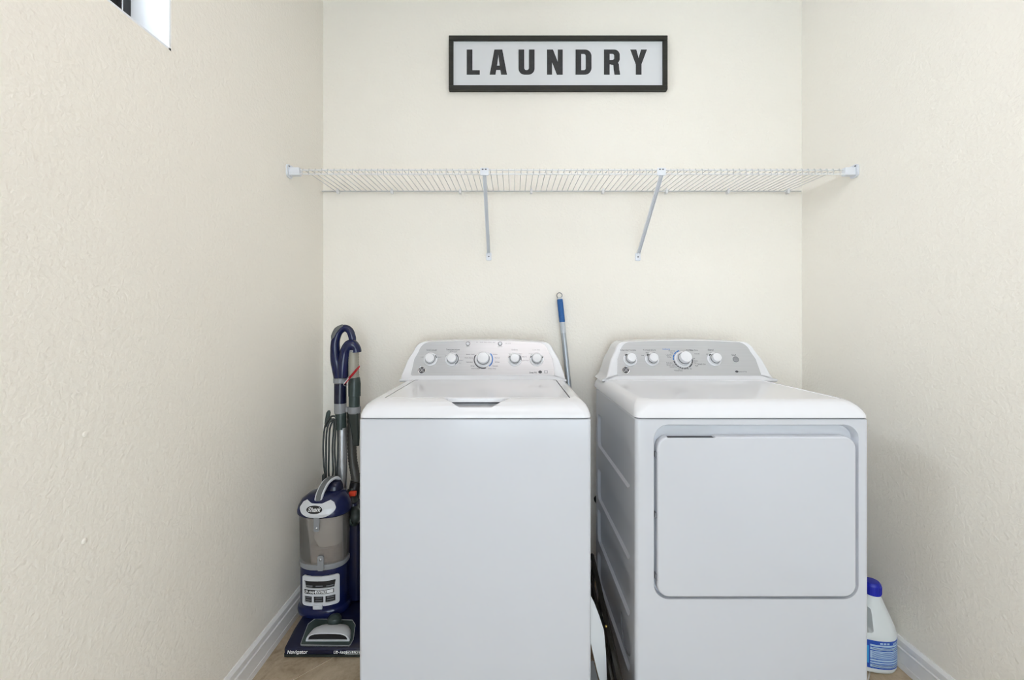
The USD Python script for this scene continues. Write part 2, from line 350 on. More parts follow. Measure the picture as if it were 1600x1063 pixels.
def console_ring(cx, base, mid, top, zt, arc, r, flare=True, z_low=None, n=10):
    """outline in (x, z): flared foot, inclined sides, rounded shoulders, arched top"""
    zl = ZC0 if z_low is None else z_low
    right = []
    if flare: right += [(base + .020 * flare, DECK - .006), (base + .011 * flare, DECK + .003), (base + .005 * flare, DECK + .011), (base + .001 * flare, DECK + .022)]
    else:
        for k in range(6):
            t = math.radians(-90 + 75 * k / 5); right.append((base - .008 + .008 * math.cos(t), zl + .008 + .008 * math.sin(t)))
    zs = zt - arc
    a0 = math.atan2(zs - zl, -(base - top)) - PI / 2     # outward normal angle of the inclined side
    cxr, czr = top - r, zs - r + .004
    right += [(mid, zl + (zs - zl) * .5)]
    for k in range(n + 1):
        t = a0 + (math.radians(86) - a0) * k / n; right.append((cxr + r * math.cos(t), czr + r * math.sin(t)))
    xs = right[-1][0]; zs = right[-1][1]
    for k in range(1, 6):
        u = 1 - k / 6; right.append((xs * u, zs + (zt - zs) * (1 - u * u)))
    left = [(-x, z) for x, z in right]
    ring = right + [(0, zt)] + left[::-1]
    return np.array([(cx + x, z) for x, z in ring])
def inset(ring, d):
    p = ring; a = np.roll(p, 1, 0); b = np.roll(p, -1, 0); t = b - a; t /= np.linalg.norm(t, axis=1, keepdims=True)
    n = np.column_stack([t[:, 1], -t[:, 0]]); return p - n * d
def face_ring(ring, off):
    """ring (x, z) on the sloped face, moved along the face normal"""
    q = np.column_stack([ring[:, 0], [face_y(z) for z in ring[:, 1]], ring[:, 1]]); return q + NRM * off
def console(t, cx, flare):
    R = console_ring(cx, .336, .318, .296, Z(530.3, 1.805), .012, .046, flare)
    y_back = YB_ - .002
    back = np.column_stack([R[:, 0], np.full(len(R), y_back), R[:, 1]])
    m = loft([face_ring(inset(R, .007), 0), face_ring(inset(R, .003), -.0015), face_ring(inset(R, .0007), -.005), face_ring(R, -.010), back])
    pth = t.add('console', m, M_cover, 50)
    Q = console_ring(cx, .297, .289, .2735, Z(532.6, 1.805), .010, .045, False, Z(587.2, face_y(ZC0 + .004)))
    pn = t.add('control_panel', loft([face_ring(Q, -.002), face_ring(Q, .0008), face_ring(inset(Q, .001), .0014)]), M_silver, 30, 'brushed silver control panel')
    return pth, pn
def knob(t, px, py, ring_r, cap_r, h, name='knob', big=False):
    F = face_frame(px, py)
    k = t.add(name, put(lathe([(0, .001), (ring_r, .001), (ring_r, .0035), (ring_r - .0015, .005), (ring_r - .005, .0055), (ring_r - .0065, .004), (cap_r + .004, .004), (cap_r + .002, h * .45), (0, h * .45)]), F), M_cover, 40)
    s = t.add('knob_shadow_ring', put(lathe([(0, h * .45), (cap_r + .0025, h * .45), (cap_r + .0022, h * .55), (0, h * .55)]), F), M_inkgrey, 40, parent=k)
    t.add('knob_cap', put(lathe([(0, h * .55), (cap_r + .001, h * .55), (cap_r + .0005, h * .85), (cap_r - .001, h * .97), (cap_r - .004, h), (0, h)]), F), M_cover, 40, parent=k)
    return k
def arc_strip(px, py, r0, r1, a0, a1, off=.0017, th=.0006):
    a = np.radians(np.linspace(a0, a1, max(6, int(abs(a1 - a0) / 6)))); o = np.column_stack([np.cos(a), np.sin(a)])
    return put(extrude(Polygon(np.vstack([o * r1, (o * r0)[::-1]])), th), face_frame(px, py, off))
PXM = face_y(1.055) / FPX                               # metres per pixel on the console face
def panel_text(t, parent, s, px, py, hpx, material=M_ink, align='c', squeeze=1.0, bold=False):
    t.add('lettering', put(text(s, hpx * PXM, .0004, bold, align, squeeze), face_frame(px, py, .0013)), material, False, parent=parent)
def emblem(t, parent, px, py):
    F = face_frame(px, py)
    t.add('emblem', put(lathe([(0, .001), (.0165, .001), (.0165, .003), (.0150, .0042), (.0138, .0038), (0, .0038)], 32), F), M_chrome, 40, 'chrome ringed round emblem')
    pe = t.path + '/emblem'
    t.add('emblem_disc', put(lathe([(0, .0036), (.0132, .0036), (.0132, .0045), (0, .0045)], 32), F), M_ink, 40, parent=pe)
    m = put(text('GE', .0125, .0005, False, 'c', .85), frame((0, -.0062, .0044), (1, 0, 0), (0, 1, 0), (0, 0, 1)))
    curls = [put(tube([(math.cos(a) * .0112, math.sin(a) * .0112, .0047), (math.cos(a + .35) * .0122, math.sin(a + .35) * .0122, .0047), (math.cos(a + .7) * .0102, math.sin(a + .7) * .0102, .0047)], .0006, 5), np.eye(4)) for a in (.3, 1.87, 3.44, 5.0)]
    t.add('emblem_monogram', put(cat_(m, *curls), F), M_vlight, False, parent=pe)
def top_cover(x0, x1, front_top, side_top):
    """shell of the top: rounded loft from the seam to the deck"""
    L = [(SEAM + .0015, 0, 0, .022), (SEAM + .010, .0005, .001, .024), (SEAM + .022, .004, .006, .028), (SEAM + .034, .010, .016, .034),
         (SEAM + .043, .019, front_top * .55, .040), (SEAM + .0475, .028, front_top * .85, .046), (DECK, side_top, front_top + .004, .05)]
    rings = [zring(rr(x0 + s, x1 - s, FY - .003 + f, YB_ - min(s, .002), r), z) for z, s, f, r in L]
    return loft(rings)
def machine_body(x0, x1, y0, y1, z0, z1, r=.012):
    return loft([zring(rr(x0, x1, y0, y1, r, 5), z0), zring(rr(x0, x1, y0, y1, r, 5), z1 - .003), zring(rr(x0 + .003, x1 - .003, y0 + .003, y1 - .003, r, 5), z1)])
def feet(t, x0, x1, y0, y1):
    for x in (x0 + .06, x1 - .06):
        for y in (y0 + .06, y1 - .06):
            t.add('levelling_foot', trimesh.creation.cylinder(.022, .03, sections=20).apply_translation((x, y, .015)), M_rubber)

# --- washer
wx0, wx1 = X(560.8, FY), X(924, FY); wcx = (wx0 + wx1) / 2
wa = Thing('washing_machine', 'white top-loading washing machine with a silver dial panel, left of the dryer', 'washing machine', (wcx, 1.57, 0))
wa.add('cabinet', machine_body(wx0, wx1, FY, YB_, .025, SEAM - .002, .010), M_enamel_dimmed)
feet(wa, wx0, wx1, FY, YB_)
wa.add('seam_gasket', loft([zring(rr(wx0 + .004, wx1 - .004, FY + .004, YB_ - .004, .012), SEAM - .004), zring(rr(wx0 + .004, wx1 - .004, FY + .004, YB_ - .004, .012), SEAM + .004)]), M_seam)
LYF, LYB = 1.313, 1.725
lx0, lx1 = X(602.0, LYF), X(890.0, LYF)
cover = mf(top_cover(wx0 - .001, wx1 + .001, .060, .034))
pocket = mf(loft([zring(rr(lx0 - .003, lx1 + .003, LYF - .0005, LYB + .003, .006), DECK - .014), zring(rr(lx0 - .003, lx1 + .003, LYF - .0005, LYB + .003, .006), DECK + .01)]))
sx0, sx1 = X(696, 1.30), X(793, 1.30)
def ball(r, x, y, z): return Manifold.sphere(r, 28).translate((x, y, z))
scoop2 = Manifold.batch_hull([ball(.014, x, y, z) for x, y, z in ((sx0 + .050, 1.270, DECK - .011), (sx1 - .050, 1.270, DECK - .011), (sx0 + .020, 1.302, DECK - .013), (sx1 - .020, 1.302, DECK - .013),
                              (sx0 + .002, 1.312, DECK + .008), (sx1 - .002, 1.312, DECK + .008), (sx0 + .022, 1.312, DECK - .012), (sx1 - .022, 1.312, DECK - .012), (sx0 + .05, 1.275, DECK + .02), (sx1 - .05, 1.275, DECK + .02))])
cover = cover - pocket - scoop2
cv = wa.add('top_cover', cover, M_cover, 28)
lid = loft([zring(rr(lx0, lx1, LYF + .0005, LYB, .006), DECK - .010), zring(rr(lx0, lx1, LYF + .0005, LYB, .006), DECK - .0015), zring(rr(lx0 + .002, lx1 - .002, LYF + .0025, LYB - .002, .006), DECK + .0005)])
ld = wa.add('lid', lid, M_cover, 28)
wa.add('lid_lip', rbox(sx0 + .004, sx1 - .004, LYF - .003, LYF + .010, DECK - .0135, DECK - .0005, .002), M_cover, parent=ld)
wa.add('handle_gap', rbox(sx0 + .003, sx1 - .003, LYF - .001, LYF + .008, DECK - .0172, DECK - .0125, .001), M_seam, parent=ld)  # dark strip standing in for the shade under the lid lip
wa.add('lid_hinge', rbox(lx0 - .002, lx0 + .012, LYB - .012, LYB + .004, DECK - .004, DECK + .001, .002), M_inkgrey)
wa.add('lid_hinge', rbox(lx1 - .012, lx1 + .002, LYB - .012, LYB + .004, DECK - .004, DECK + .001, .002), M_inkgrey)
_, pn = console(wa, X(755.2, 1.76), .35)
for px in (672.8, 706.7, 804.4, 838.5): knob(wa, px, 562.0, .0292, .0185, .026)
knob(wa, 755.4, 562.0, .0335, .0235, .030, 'cycle_dial')
for px in (731.2, 781.4):
    wa.add('push_button', put(lathe([(0, .001), (.0092, .001), (.0092, .003), (.0078, .0035), (.0074, .0028), (0, .0028)], 24), face_frame(px, 537.6)), M_inkgrey)
    wa.add('push_button_cap', put(lathe([(0, .0025), (.0072, .0025), (.0068, .0045), (0, .0048)], 24), face_frame(px, 537.6)), M_vlight, parent=wa.path + '/' + ('push_button' if px < 740 else 'push_button_001'))
emblem(wa, pn, 659.2, 579.0)
T = lambda s, px, py, h=3.0, **k: panel_text(wa, pn, s, px, py, h, **k)
T('Soil Level', 674.5, 548.6, 2.6); T('Temperature', 707.6, 547.9, 2.6); T('& Rinse Cycle', 707.6, 550.4, 1.5, material=M_inkgrey)
T('Options', 804, 547.8, 2.0, material=M_inkgrey); T('Load Size', 838, 547.8, 1.8, material=M_inkgrey)
for s, px, py in (('Light', 660.2, 559), ('Heavy', 686.5, 559), ('Cold', 697.5, 556.5), ('Warm', 720.5, 564.3), ('Hot', 718.8, 568.5)):
    T(s, px, py, 1.5, material=M_inkgrey)
for s, px, py, al in (('Speed Wash', 741.8, 554.8, 'r'), ('Bulky Items', 739.2, 560.4, 'r'), ('Delicates', 738.6, 567, 'r'), ('Rinse', 741.4, 573, 'r'), ('Drain & Spin', 750, 577.2, 'r'),
                      ('Colors', 770, 554.8, 'l'), ('Normal', 773, 560.4, 'l'), ('Whites', 773, 567, 'l'), ('Casuals', 769.5, 573, 'l'), ('Heavy Duty', 762.5, 577.2, 'l')):
    T(s, px, py, 1.7, align=al, material=M_ink)
for s, px, py in (('Off', 796, 554), ('Extra', 813.5, 554), ('Deep Fill', 819, 558.6), ('Warm Rinse', 820.5, 564.5), ('Small', 829, 554), ('Large', 847, 558)): T(s, px, py, 1.5, material=M_inkgrey)
for k, s in enumerate(('Fill', 'Soak', 'Wash', 'Rinse', 'Spin')): T(s, 745.5 + k * 6.6, 536.0, 1.5, material=M_inkgrey)
T('Start', 731.2, 542.6, 1.7, material=M_inkgrey); T('Cancel', 781.4, 542.8, 1.7, material=M_inkgrey); T('Lid Lock', 793.5, 537.5, 1.7, material=M_inkgrey)
T('Deep Fill', 833, 583.6, 2.0, bold=True)
wa.add('rating_badge', put(extrude(affinity.scale(Point(0, 0).buffer(1, 12), .0075, .0062), .0004), face_frame(844, 581.7, .0013)), M_ink, False, parent=pn)
wa.add('rating_badge', put(extrude(sbox(-.0075, -.005, .0075, .006).difference(sbox(-.006, -.0035, .006, .0045)), .0004), face_frame(853, 581.7, .0013)), M_inkgrey, False, parent=pn)
wa.add('dial_mark', arc_strip(755.4, 562, .0365, .0405, 150, 288), M_ink, False, parent=pn)
wa.add('dial_mark', arc_strip(755.4, 562, .0365, .0405, -50, 42), M_inkblue, False, parent=pn)
for px, a, b in ((672.8, 8, 40), (706.7, -60, 55), (804.4, -10, 40), (804.4, 150, 165), (838.5, 150, 165), (838.5, 10, 25)):
    wa.add('dial_mark', arc_strip(px, 562, .024, .0275, a, b, .0056), M_ink, False, parent=pn)

# --- dryer
dx0, dx1 = X(993, FY), X(1358.6, FY); dcx = (dx0 + dx1) / 2; DYB = 1.845
dy = Thing('clothes_dryer', 'white front-loading clothes dryer with a wide square door, right of the washing machine', 'clothes dryer', (dcx, 1.56, 0))
body = mf(machine_body(dx0, dx1, FY, DYB, .025, SEAM - .002, .013))
rx0, rx1, rz0, rz1 = X(1022.5, FY), X(1341, FY), Z(936.5, FY), Z(664.5, FY)
rec = mf(loft([yring(rr(rx0 - .004, rx1 + .004, rz0 - .001, rz1 + .004, .045), FY - .004), yring(rr(rx0, rx1, rz0, rz1, .042), FY + .003), yring(rr(rx0 + .004, rx1 - .004, rz0 + .001, rz1 - .006, .038), FY + .022)]))
body = body - rec
def side_pocket(ya, yb, za, zb, d=.010, s=.012):
    o = rr(ya, yb, za, zb, .03, 6); i = rr(ya + s, yb - s, za + .004, zb - .003, .024, 6)
    return mf(loft([xring(o + 0, dx0 - .002), xring(o, dx0), xring(i, dx0 + d), xring(i, dx0 + d + .0005)]))
def zside(px, py): return CAM_H - (py - HY) * (FPX * dx0 / (px - HX)) / FPX
for za, zb in ((zside(984.5, 768), zside(984.5, 699)), (zside(985.5, 883), zside(984, 814)), (zside(984.7, 971), zside(985.5, 903)), (zside(984, 1056), zside(985, 992))):
    body = body - side_pocket(1.305, 1.80, za, zb)
ring = put(lathe([(.052, -.002), (.052, .004), (.057, .0045), (.062, .004), (.062, -.002)], 48), frame((dx0 + .003, 1.375, .20), (0, 1, 0), (0, 0, 1), (1, 0, 0)))
dy.add('cabinet', body, M_enamel_dimmed, 25)
dy.add('vent_knockout', put(trimesh.creation.torus(.062, .0022, major_sections=48, minor_sections=8), frame((dx0 + .0065, 1.375, .20), (0, 1, 0), (0, 0, 1), (1, 0, 0))), M_vgrey)
feet(dy, dx0, dx1, FY, DYB)
dy.add('seam_gasket', loft([zring(rr(dx0 + .004, dx1 - .004, FY + .004, DYB - .004, .012), SEAM - .004), zring(rr(dx0 + .004, dx1 - .004, FY + .004, DYB - .004, .012), SEAM + .004)]), M_seam)
DYF = FY - .005
ex0, ex1, ez0, ez1 = X(1027.2, DYF), X(1338.8, DYF), Z(934.2, DYF), Z(682.8, DYF)
door = mf(plate_y(ex0, ex1, ez0, ez1, FY + .0205, DYF, .036, .006, 10))
notch = mf(plate_y(X(1042, FY), X(1117, FY), ez1 - .004, ez1 + .02, FY + .03, FY - .02, .003, .001))
dp = dy.add('door', door - notch, M_enamel_dimmed, 40)
dy.add('handle_slot', rbox(X(1043, FY), X(1116, FY), FY + .001, FY + .018, ez1 - .0055, ez1 - .0035, .0008), M_seam, parent=dp)
for py in (711, 806, 902):
    dy.add('door_hinge', rbox(X(1023.2, FY), X(1026.6, FY), FY - .001, FY + .016, Z(py + 4, FY), Z(py - 4, FY), .0012), M_inkgrey)
dcov = mf(top_cover(dx0 - .001, dx1 + .001, .046, .040))
fx0, fx1 = X(1013.5, 1.30), X(1317, 1.30)
dcov = dcov - mf(loft([zring(rr(fx0 + .004, fx1 - .004, FY + .052, 1.715, .02), DECK - .002), zring(rr(fx0, fx1, FY + .048, 1.72, .022), DECK + .001)]))
dy.add('top_cover', dcov, M_cover, 28)
_, pn2 = console(dy, X(1075.5, 1.745) + .002, 1.2)
for px in (984.4, 1018.4, 1115.6): knob(dy, px, 562.0, .0292, .0185, .034)
knob(dy, 1066.8, 562.0, .0345, .0235, .042, 'cycle_dial')
dy.add('start_button', put(lathe([(0, .001), (.0125, .001), (.0125, .004), (.011, .0052), (.0095, .0042), (0, .0042)], 28), face_frame(1149.2, 561.9)), M_vgrey)
emblem(dy, pn2, 977.4, 578.9)
T = lambda s, px, py, h=3.0, **k: panel_text(dy, pn2, s, px, py, h, **k)
T('Extended Tumble', 981.5, 548.6, 2.4, squeeze=.92); T('Temperature', 1014.6, 548.4, 2.4); T('Signal', 1110.5, 548.2, 2.4); T('Start', 1146.5, 556.2, 2.4)
T('Cottons', 1040.9, 547.0, 2.4, material=M_inkblue); T('Easy Care', 1083.8, 548.4, 2.0); T('Timed Dry', 1095.8, 570.4, 2.0); T('Time Dry', 1060, 580.4, 2.2)
for s, px, py, al in (('More Dry', 1054, 549.4, 'r'), ('Dry', 1051, 552.6, 'r'), ('Less Dry', 1049.5, 555.8, 'r'), ('Damp', 1048.5, 559, 'r'), ('Delicates', 1050.5, 568.2, 'r'), ('Mixed Load', 1053.5, 571.4, 'r'), ('Speed Dry', 1057, 574.4, 'r'),
                      ('Dewrinkle', 1077, 547.9, 'c'), ('Casuals', 1085, 553.9, 'l'), ('Off', 1082.4, 561.6, 'l'), ('Damp', 1083.8, 565, 'l'), ('Dry', 1084.6, 568.2, 'l'), ('Fluff', 1086, 572.8, 'l'),
                      ('Low', 1006, 556.2, 'r'), ('Med', 1011, 552.4, 'c'), ('High', 1021, 552.4, 'c'), ('On', 1111, 552.2, 'c'), ('Off', 1104.5, 554.6, 'c')):
    T(s, px, py, 1.6, align=al, material=M_ink)
for k, s in enumerate(('20', '30', '40', '60', '80')): T(s, 1061 + k * 4.6, 577.6, 1.6)
dy.add('rating_badge', put(extrude(affinity.scale(Point(0, 0).buffer(1, 12), .0065, .0045), .0004), face_frame(1151, 581, .0013)), M_ink, False, parent=pn2)
T('Sensor Dry', 1160.5, 582.0, 1.8, material=M_inkgrey)
for a, b, m in [(105, 124, M_inkblue), (128, 146, M_inkblue), (150, 168, M_inkblue), (172, 184, M_inkblue), (190, 206, M_ink), (209, 222, M_ink), (225, 236, M_ink), (240, 249, M_ink), (253, 260, M_ink), (264, 271, M_ink), (275, 282, M_ink), (286, 293, M_ink), (303, 330, M_ink), (333, 360, M_ink)]:
    dy.add('dial_mark', arc_strip(1066.8, 562, .0375, .0415, a, b), m, False, parent=pn2)
for px in (984.4, 1018.4, 1115.6): dy.add('dial_mark', arc_strip(px, 562, .023, .0275, 118, 142, .0056), M_ink, False, parent=pn2)
dy.add('power_cord', tube([(.46, DYB - .004, .44), (.41, 1.91, .42), (.388, 1.95, .40), (.394, 1.968, .37), (.46, 1.974, .30), (.60, 1.974, .26)], .006, 8, sub=6), M_rubber)

# ---------------------------------------------------------------- LAUNDRY sign
SY = 1.962
sg = Thing('wall_sign', 'white framed sign reading LAUNDRY in black capitals above the shelf', 'sign', (.214, WB, Z(98, SY)))
sxa, sxb, sza, szb = X(701, SY), X(1043.4, SY), Z(139.8, SY), Z(55, SY)
fw = .021
sg.add('board', box(sxa + .006, sxb - .006, SY + .012, WB - .002, sza + .006, szb - .006), M_board, False)
for z in (sza, szb - fw):
    sg.add('frame_rail', rbox(sxa, sxb, SY, WB - .001, z, z + fw, .0022, 8), M_blackwood)
for x in (sxa, sxb - fw):
    sg.add('frame_stile', rbox(x, x + fw, SY + .0006, WB - .001, sza + fw + .0003, szb - fw - .0003, .0022, 8), M_blackwood)
def glyphs():
    t, b = 163.0, 332.0; G = []
    G.append(Polygon([(170, t), (208, t), (208, 303), (258, 303), (258, b), (170, b)]))
    a = Polygon([(357, t), (410, t), (442, b), (402, b), (397, 300), (369, 300), (364, b), (325, b)])
    G.append(a.difference(Polygon([(383.5, 196), (392.5, 272), (374.5, 272)])))
    def rrect(x0, y0, x1, y1, r): return sbox(x0 + r, y0 + r, x1 - r, y1 - r).buffer(r, 16)
    u = rrect(520, t - 80, 628, b, 42).intersection(sbox(0, t, 2000, b)).difference(rrect(558, t - 80, 590, b - 30, 15))
    G.append(u)
    G.append(shapely.union_all([sbox(713, t, 746, b), sbox(785, t, 818, b), Polygon([(713, t), (752, t), (818, b), (779, b)])]))
    d = rrect(850, t, 1012, b, 44).union(sbox(905, t, 950, b)).intersection(sbox(905, t, 1012, b)).difference(rrect(900, t + 29, 974, b - 29, 15).intersection(sbox(943, 0, 1100, 999)))
    G.append(d)
    bowl = rrect(1060, t, 1203, 262, 38).union(sbox(1097, t, 1150, 262)).intersection(sbox(1097, t, 1203, 262)).difference(rrect(1090, t + 28, 1166, 234, 14).intersection(sbox(1135, 0, 1300, 999)))
    leg = Polygon([(1140, 236), (1180, 236), (1197, 262), (1200, 300), (1206, b), (1168, b), (1163, 300), (1160, 268), (1140, 262)])
    G.append(shapely.union_all([sbox(1097, t, 1135, b), bowl, leg]))
    G.append(Polygon([(1275, t), (1315, t), (1331, 222), (1347, t), (1387, t), (1350, 262), (1350, b), (1312, b), (1312, 262)]))
    return G
bz = SY + .012
for g in glyphs():
    q = shapely.transform(g, lambda p: np.column_stack([X(690 + p[:, 0] / 4.3243, bz), Z(40 + p[:, 1] / 4.3243, bz)]))
    sg.add('letter', prism_y(q, bz - .0015, bz + .0005), M_letter, False)

# ---------------------------------------------------------------- wire shelf
SHY, SHZ, RW = 1.680, Z(264.3, 1.680), .0028
RZ = Z(297.5, WB - .012)
sh = Thing('wire_shelf', 'white coated wire shelf spanning the alcove above the washer and dryer', 'shelf', (.24, WB, RZ))
fx_a, fx_b = WL + .022, WR - .022
def rod(x0, x1, y, z, r, name): sh.add(name, tube([(x0, y, z), (x1, y, z)], r, 10), M_wire_shaded if name == 'rear_rod' else M_wire)
LIPZ = SHZ - (272.6 - 264.3) * SHY / FPX
rod(fx_a, fx_b, SHY, SHZ - .004, .0030, 'front_rod'); rod(fx_a, fx_b, SHY - .003, LIPZ, .0030, 'lip_rod')
rod(X(505, WB), X(1249, WB), WB - .012, RZ - .0045, .0034, 'rear_rod')
n0 = X(472, SHY); n1 = X(1311, SHY)
xs = np.arange(n0 + .004, n1, .02478)
for x in xs:
    sh.add('shelf_wire', tube([(x, WB - .007, RZ), (x, SHY + .006, SHZ + .0004), (x, SHY - .002, SHZ), (x, SHY - .0055, SHZ - .005), (x, SHY - .0060, LIPZ - .002)], .0015, 6), M_wire_shaded)
for px in (528, 612.5, 719, 830, 942, 1041, 1137, 1231):
    x = X(px, WB - .01)
    m = cat_(rbox(x - .006, x + .006, WB - .020, WB - .0003, RZ - .016, RZ + .004, .003, 8), tube([(x + .004, WB - .016, RZ + .003), (x + .001, WB - .012, RZ + .010)], .0022, 6))
    sh.add('wall_clip', m, M_wire)
for side, wx in ((1, WL), (-1, WR)):
    m = plate_y(-.017, .017, -.026, .030, 0, .004, .012, .0012)
    m = put(m, np.eye(4))
    x0_, x1_ = wx + side * .0003, wx + side * .006
    pl_ = loft([xring(rr(SHY - .020, SHY + .020, LIPZ - .014, SHZ + .016, .012), x0_), xring(rr(SHY - .020, SHY + .020, LIPZ - .014, SHZ + .016, .012), x1_)])
    e = sh.add('end_bracket', pl_, M_bracket)
    xa, xb = sorted((wx + side * .006, wx + side * .0475))
    sh.add('bracket_sleeve', rbox(xa, xb, SHY - .012, SHY + .012, LIPZ - .006, SHZ + .004, .003, 10), M_bracket, parent=e)
    fin = Polygon([(wx + side * .006, SHZ + .004), (wx + side * .030, SHZ + .004), (wx + side * .006, SHZ + .0155)])
    sh.add('bracket_rib', prism_y(fin, SHY + .004, SHY + .008), M_bracket, parent=e)
    sh.add('bracket_screw', put(lathe([(0, 0), (.004, 0), (.003, .002), (0, .0022)], 14), frame((x1_, SHY - .008, SHZ + .009), (0, side, 0), (0, 0, 1), (side, 0, 0))), M_vgrey, parent=e)
for pxt, pxf, pyf in ((759, 762.3, 400), (1031.5, 997.2, 400.5)):
    xt, xf, zf = X(pxt, SHY), X(pxf, WB), Z(pyf, WB)
    xm = (xt + xf) / 2
    a, b = np.array([xm, SHY - .002, LIPZ - .004]), np.array([xm, WB - .008, zf + .014])
    # U-section strut: flat web with two flanges
    d = (b - a) / np.linalg.norm(b - a); u = np.array([1, 0, 0]); n = np.cross(d, u); sec = [(-.0075, 0), (.0075, 0), (.0075, .009), (.006, .009), (.006, .0015), (-.006, .0015), (-.006, .009), (-.0075, .009)]
    rings = [np.array([q + u * s + n * t for s, t in sec]) for q in (a, b)]
    v = np.vstack(rings); poly = Polygon(sec); m = extrude(poly, float(np.linalg.norm(b - a)))
    m.apply_transform(frame(a, u, n, d))
    if m.volume < 0: m.invert()
    br = sh.add('support_brace', m, M_brace, False)
    sh.add('brace_foot', plate_y(xm - .012, xm + .012, zf - .022, zf + .014, WB - .0003, WB - .006, .004, .0015), M_bracket, parent=br)
    sh.add('foot_screw', put(lathe([(0, 0), (.0035, 0), (.0025, .0015), (0, .0018)], 14), frame((xm, WB - .006, zf - .004), (1, 0, 0), (0, 0, 1), (0, -1, 0))), M_inkgrey, parent=br)
    sh.add('brace_hook', plate_y(xm - .017, xm + .017, LIPZ - .007, SHZ + .002, SHY - .006, SHY - .011, .004, .0015), M_bracket, parent=br)
    for s in (-.007, .005):
        for zz in (SHZ - .004, ):
            sh.add('hook_slot', box(xm + s - .0035, xm + s + .0035, SHY - .0118, SHY - .0105, zz - .0035, zz + .0015), M_inkgrey, parent=br)

# ---------------------------------------------------------------- mop handle
mo = Thing('mop', 'grey mop pole with a blue grip leaning on the back wall between the machines', 'mop', (.31, 1.94, 0))
top = P(874.6, 466, 1.965); m2 = P(888.5, 600, 1.935)
d = (m2 - top) / np.linalg.norm(m2 - top)
bot = top + d * ((top[2] - .002) / -d[2])
def at(py): return top + (m2 - top) * ((py - 466) / (600 - 466))
mo.add('pole', tube([at(519), bot], .0120, 16), M_pole)
mo.add('sleeve', tube([at(503.5), at(521.2)], .0128, 18), M_sleeve)
mo.add('grip', tube([at(468), at(469), at(502), at(504)], [.0122, .0136, .0136, .0128], 18), M_bluegrip)
mo.add('end_cap', tube([at(465), at(468.2)], .0115, 16), M_sleeve)
c = at(461.8)
ang = np.linspace(-.25 * PI, 1.25 * PI, 22)
mo.add('hanging_loop', tube([c + np.array([math.cos(t) * .0125, 0, math.sin(t) * .0125]) for t in ang] + [at(466) + np.array([-.006, 0, 0])], .0019, 8), M_vgrey)

# ---------------------------------------------------------------- bleach jug
BX, BY = 1.2835, 1.508
JL = 1.6
jug = Thing('bleach_jug', 'white plastic bleach jug with a blue cap and blue label beside the dryer', 'jug', (BX, BY, 0))
L = [(.0, .056, .056), (.004, .063, .064), (.012, .066, .068), (.020, .0665, .069), (.118, .0665, .069), (.130, .066, .0685), (.143, .063, .066), (.165, .0545, .058), (.190, .0445, .048), (.215, .034, .038), (.235, .0265, .029), (.243, .0235, .0235), (.262, .0225, .0225)]
n = 48; a_ = np.arange(n) * 2 * PI / n
rings = []
zz = np.linspace(0, 1, 60)
Lz = np.array(L)
for z in np.concatenate([[0, .004, .008, .012], np.linspace(.02, .262, 44)]):
    rx, ry = np.interp(z, Lz[:, 0], Lz[:, 1]), np.interp(z, Lz[:, 0], Lz[:, 2]); rings.append(np.column_stack([BX + rx * np.cos(a_) * np.where(np.cos(a_) < 0, 1 + (JL - 1) * min(max((.238 - z) / .05, 0), 1), 1), BY + ry * np.sin(a_), np.full(n, z)]))
jb = mf(loft(rings))
hole = Manifold.batch_hull([Manifold.sphere(r, 24).translate((BX + x, y, z)) for y in (BY - .12, BY + .12) for r, x, z in ((.010, -.072, .148), (.011, -.053, .150), (.006, -.045, .196), (.006, -.038, .203))])
jb = tm(jb - hole)
jug.add('body', jb, M_jug, 40)
cp = [(0, .243), (.0268, .243), (.0275, .246), (.0275, .272), (.0262, .279), (.022, .284), (.012, .2855), (0, .2855)]
cpp = []
ca = lathe(cp, 48)
ca.apply_translation((BX, BY, 0)); cappath = jug.add('cap', ca, M_cap, 40)
for k in range(30):
    t = 2 * PI * k / 30
    jug.add('cap_rib', box(-.0007, .0007, -.0006, .0008, .247, .272).apply_transform(trimesh.transformations.rotation_matrix(t, (0, 0, 1))).apply_translation((BX - .0277 * math.sin(t), BY + .0277 * math.cos(t), 0)), M_cap, False, parent=cappath)
def wrap(t0, t1, za, zb, off, th=.0004):
    """patch of the label: angles in degrees measured from -y (the room) towards +x"""
    nn = max(3, int(abs(t1 - t0) / 4) + 1); t = np.radians(np.linspace(t0, t1, nn) - 39)
    def pt(o, z): return np.column_stack([BX + (.0665 + o) * np.sin(t) * np.where(np.sin(t) < 0, JL, 1), BY - (.069 + o) * np.cos(t), np.full(nn, z)])
    A_, B_, C_, D_ = pt(off, za), pt(off, zb), pt(off + th, zb), pt(off + th, za)
    rings = [np.array([A_[k], B_[k], C_[k], D_[k]]) for k in range(nn)]
    return loft(rings)
lab = jug.add('label', wrap(-75, 88, .022, .117, .0002), M_labblue, 40, 'blue printed label')
jug.add('label_print', wrap(-75, 6, .038, .098, .0007), M_labsky, 40, parent=lab)
jug.add('label_print', wrap(-75, -2, .022, .036, .0007), M_labblue, 40, parent=lab)
for za, zb in ((.098, .104), (.086, .095), (.057, .083), (.048, .054), (.040, .045), (.027, .037)):
    jug.add('label_print', wrap(8, 80, za, zb, .0007), M_labpale, 40, parent=lab)
for k in range(7):
    jug.add('label_print', wrap(11, 76 - (k * 13) % 9, .0595 + k * .0032, .0604 + k * .0032, .0012, .0002), M_labblue, 40, parent=lab)
for za in (.0885, .0915, .029, .032, .0345): jug.add('label_print', wrap(11, 70, za, za + .0009, .0012, .0002), M_labnavy, 40, parent=lab)
